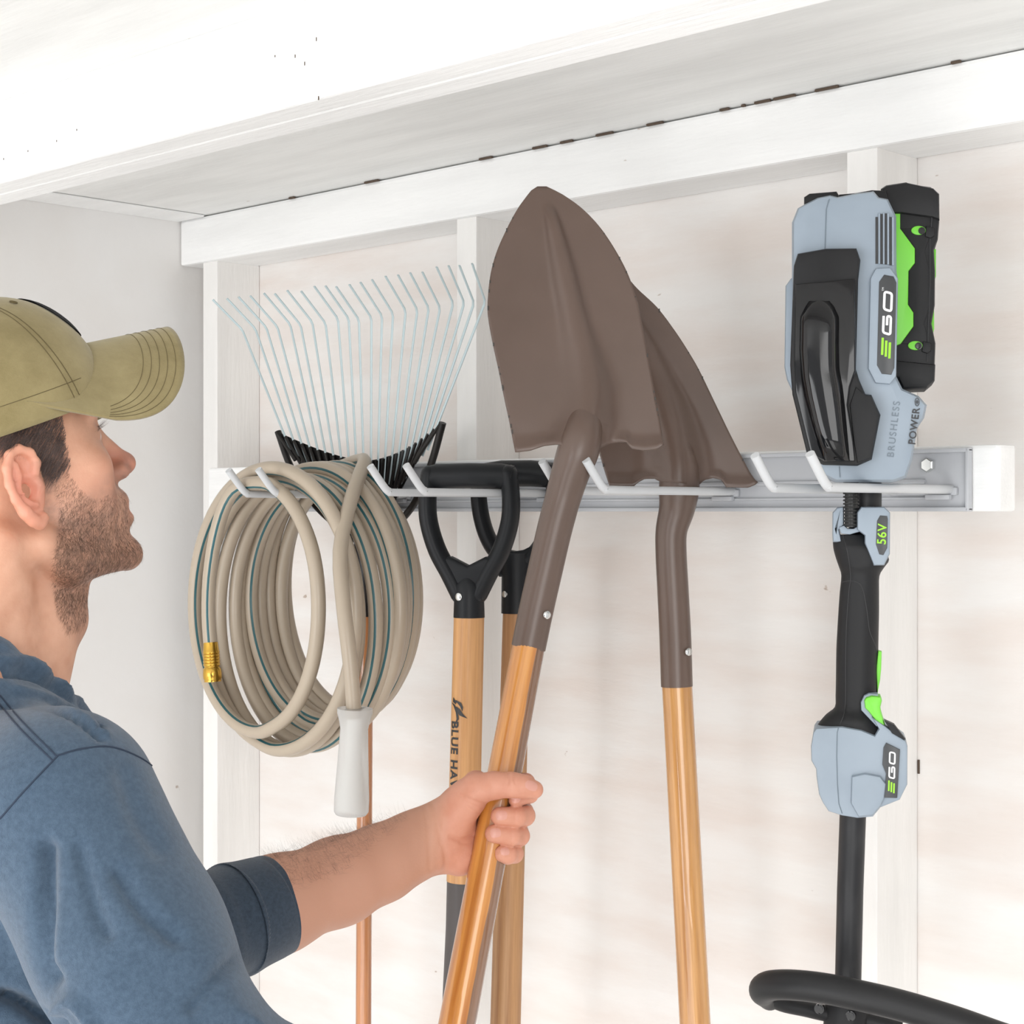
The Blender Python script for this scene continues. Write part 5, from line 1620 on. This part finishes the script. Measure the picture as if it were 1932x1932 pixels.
# black badge on the front of the crown
bm = bmesh.new()
g = []
for j in range(13):
    row = []
    for i in range(13):
        a, b = i / 6 - 1, j / 6 - 1
        q = max(abs(a), abs(b)); ln = math.hypot(a, b) + 1e-9; k = (q / ln) ** 0.8
        x_, y_, z_ = crown(a * k * 0.40, 0.47 + b * k * 0.18)
        p = HV(x_, y_, z_); n0 = (p - HV(CX0, 0, CZ)).normalized()
        row.append(bm.verts.new(p + n0 * (0.0024 - 0.0012 * q ** 4)))
    g.append(row)
for j in range(12):
    for i in range(12): bm.faces.new((g[j][i], g[j][i + 1], g[j + 1][i + 1], g[j + 1][i]))
bmesh.ops.solidify(bm, geom=bm.faces[:], thickness=0.0035)
fin('front_patch', bm, M_black, co, 60)
for u0_ in (-38, 38, -90, 90):
    bm = bmesh.new()
    p = HV(*crown(math.radians(u0_), 0.66)); n0 = (p - HV(CX0, 0, CZ)).normalized()
    tube(bm, [p + n0 * 0.0005 + (n0.orthogonal().normalized() * math.cos(a) + n0.cross(n0.orthogonal().normalized()) * math.sin(a)) * 0.0028 for a in np.linspace(0, 2 * PI, 16, endpoint=False)], 0.0007, 6, closed=True)
    fin('eyelet', bm, M_capseam, co, 60)
bm = bmesh.new()
lathe(bm, [(0, 0.0075), (0.002, 0.0070), (0.004, 0.004), (0.0045, 0.0004)], HV(*crown(0, 0.99)) * 1.0, Vector(hh(0, 0, 1)), 16)
fin('top_button', bm, M_cap, co, 60)

# ------------------------------------------------------------------ pullover
SS = Sdf()
SS.ball((-1.5, 0, -40), (12.5, 17.5, 21), 4)
SS.cone((-1.5, 0, -42), (-1.5, 0, -75), 14, 14, 5)
SS.cone((-4.0, -5.5, -19.5), (-1.5, -15.5, -24.0), 5.6, 6.3, 3)
SS.cone((-4.0, 5.5, -19.5), (-1.0, 15.5, -24.0), 5.6, 6.3, 3)
SS.chain([(*RS, 7.3), (*(q3(RS) * 0.5 + RE * 0.5), 6.9), (*RE, 6.2)], 3, 1.5)
SS.cone(RE, RE + np.array([18, 3, -6]), 6.0, 4.8, 1.2)
SS.chain([(*LS_, 7.0), (*LE, 5.3)], 3, 1)
SS.cone(LE, PF(385, 1756, 1.685), 5.3, 5.0, 2)
# soft collar rolls
def ring(c, rx, ry, zf, zb, r, k):
    P = []
    for i in range(20):
        a = 2 * PI * i / 20
        z_ = zf + (zb - zf) * (1 - math.cos(a)) / 2
        P.append((c + rx * math.cos(a), ry * math.sin(a), z_))
    for i in range(20): SS.cone(P[i], P[(i + 1) % 20], r, r, k)
ring(-2.8, 8.8, 8.2, -20.0, -6.8, 1.5, 1.2)
ring(-3.2, 10.0, 9.6, -22.0, -10.5, 2.0, 1.3)
def shirt_disp(P, d):
    x_, y_, z_ = P[:, 0], P[:, 1], P[:, 2]
    w1 = np.sin(0.42 * x_ + 0.30 * z_ + 1.2 * np.sin(0.16 * y_)) * np.sin(0.21 * z_ + 0.3 * x_)
    w2 = np.sin(0.75 * (x_ - 0.5 * z_) + 1.5 * np.sin(0.2 * z_ + .5 * y_))
    m_ = np.clip((-z_ - 22) / 14, 0, 1)
    return 0.30 * w1 * m_ + 0.14 * w2 * m_
sv, sf = mesh_sdf(SS, (-26, -36, -70), (46, 32, -8), 0.42, shirt_disp)
sv = relax(sv, sf, 1)
# hollow for the neck: drop what lies inside the collar
n_ = vnormals(sv, sf)
for path, wd_, dp in (
    ([(88, 1600), (84, 1700), (76, 1810), (95, 1850)], 17, 0.85), ([(150, 1600), (175, 1700), (200, 1760)], 15, 0.35), ([(225, 1650), (270, 1720), (330, 1770)], 17, 0.45),
    ([(235, 1460), (262, 1540), (300, 1600)], 22, 0.3), ([(0, 1875), (40, 1890), (90, 1925), (110, 1940)], 12, 1.2), ([(110, 1905), (130, 1890), (150, 1900), (180, 1940)], 11, -0.5),
    ([(360, 1900), (420, 1830), (455, 1800)], 12, 0.35), ([(0, 1268), (60, 1275), (110, 1300), (170, 1345), (196, 1372)], 7, 0.5), ([(0, 1245), (60, 1250), (120, 1290), (150, 1320)], 9, -0.35),
    ([(30, 1300), (90, 1318), (150, 1350), (200, 1385)], 8, -0.3), ([(0, 1330), (70, 1330), (140, 1352), (190, 1392)], 6, 0.35)):
    sv = press(sv, n_, path, wd_, dp * 1.5)
hc = q3((-3.2, 0, 0))
M_shirt = cloth_mat('blue_heather_knit', L255(74, 92, 111), L255(60, 77, 95), 1500, 0.6, 230)
M_cuff = cloth_mat('dark_blue_rib', L255(56, 69, 84), L255(42, 54, 68), 1500, 0.6, 260)
M_seam = mat('navy_thread', L255(40, 52, 70), 0.9)
sh = plink('pullover', sv, sf, M_shirt)
sbv = bvh_of(sv, sf)
bm = bmesh.new()
for path in ([(0, 1312), (45, 1365), (108, 1428)], [(-6, 1322), (38, 1375), (100, 1436)], [(0, 1545), (50, 1488), (110, 1425)], [(108, 1426), (150, 1414), (205, 1409), (255, 1425), (292, 1450), (312, 1480)]):
    P = []
    for p in smooth_path(path, 10):
        loc, nn = ray(sbv, p[0], p[1])
        if loc is not None: P.append((loc + nn * 0.02) / 100)
    if len(P) > 3: tube(bm, P, 0.0007, 6)
fin('seams', bm, M_seam, sh, None, 'stuff')
# ribbed cuff of the far sleeve
cp = [(*PF(350, 1768, 1.67), 6.0), (*PF(395, 1752, 1.69), 5.75), (*PF(425, 1741, 1.702), 5.45), (*PF(440, 1736, 1.71), 5.75), (*PF(470, 1725, 1.722), 5.45), (*PF(500, 1714, 1.737), 5.28), (*PF(519, 1706, 1.745), 5.15), (*PF(521, 1705, 1.746), 4.8)]
pts = smooth_path(cp, 6)
bm = bmesh.new()
SEG = 180
rings_ = tube(bm, [Vector(p[:3]) / 100 for p in pts], [p[3] / 100 for p in pts], SEG, caps=False)
for ring_ in rings_:
    c = sum((v.co for v in ring_), Vector()) / SEG
    amp = 0.004 if rings_.index(ring_) < len(rings_) - 12 else 0
    for k, v in enumerate(ring_): v.co = c + (v.co - c) * (1 + (amp if k % 2 else -amp))
cu = fin('sleeve_cuff', bm, M_cuff, sh, 179)
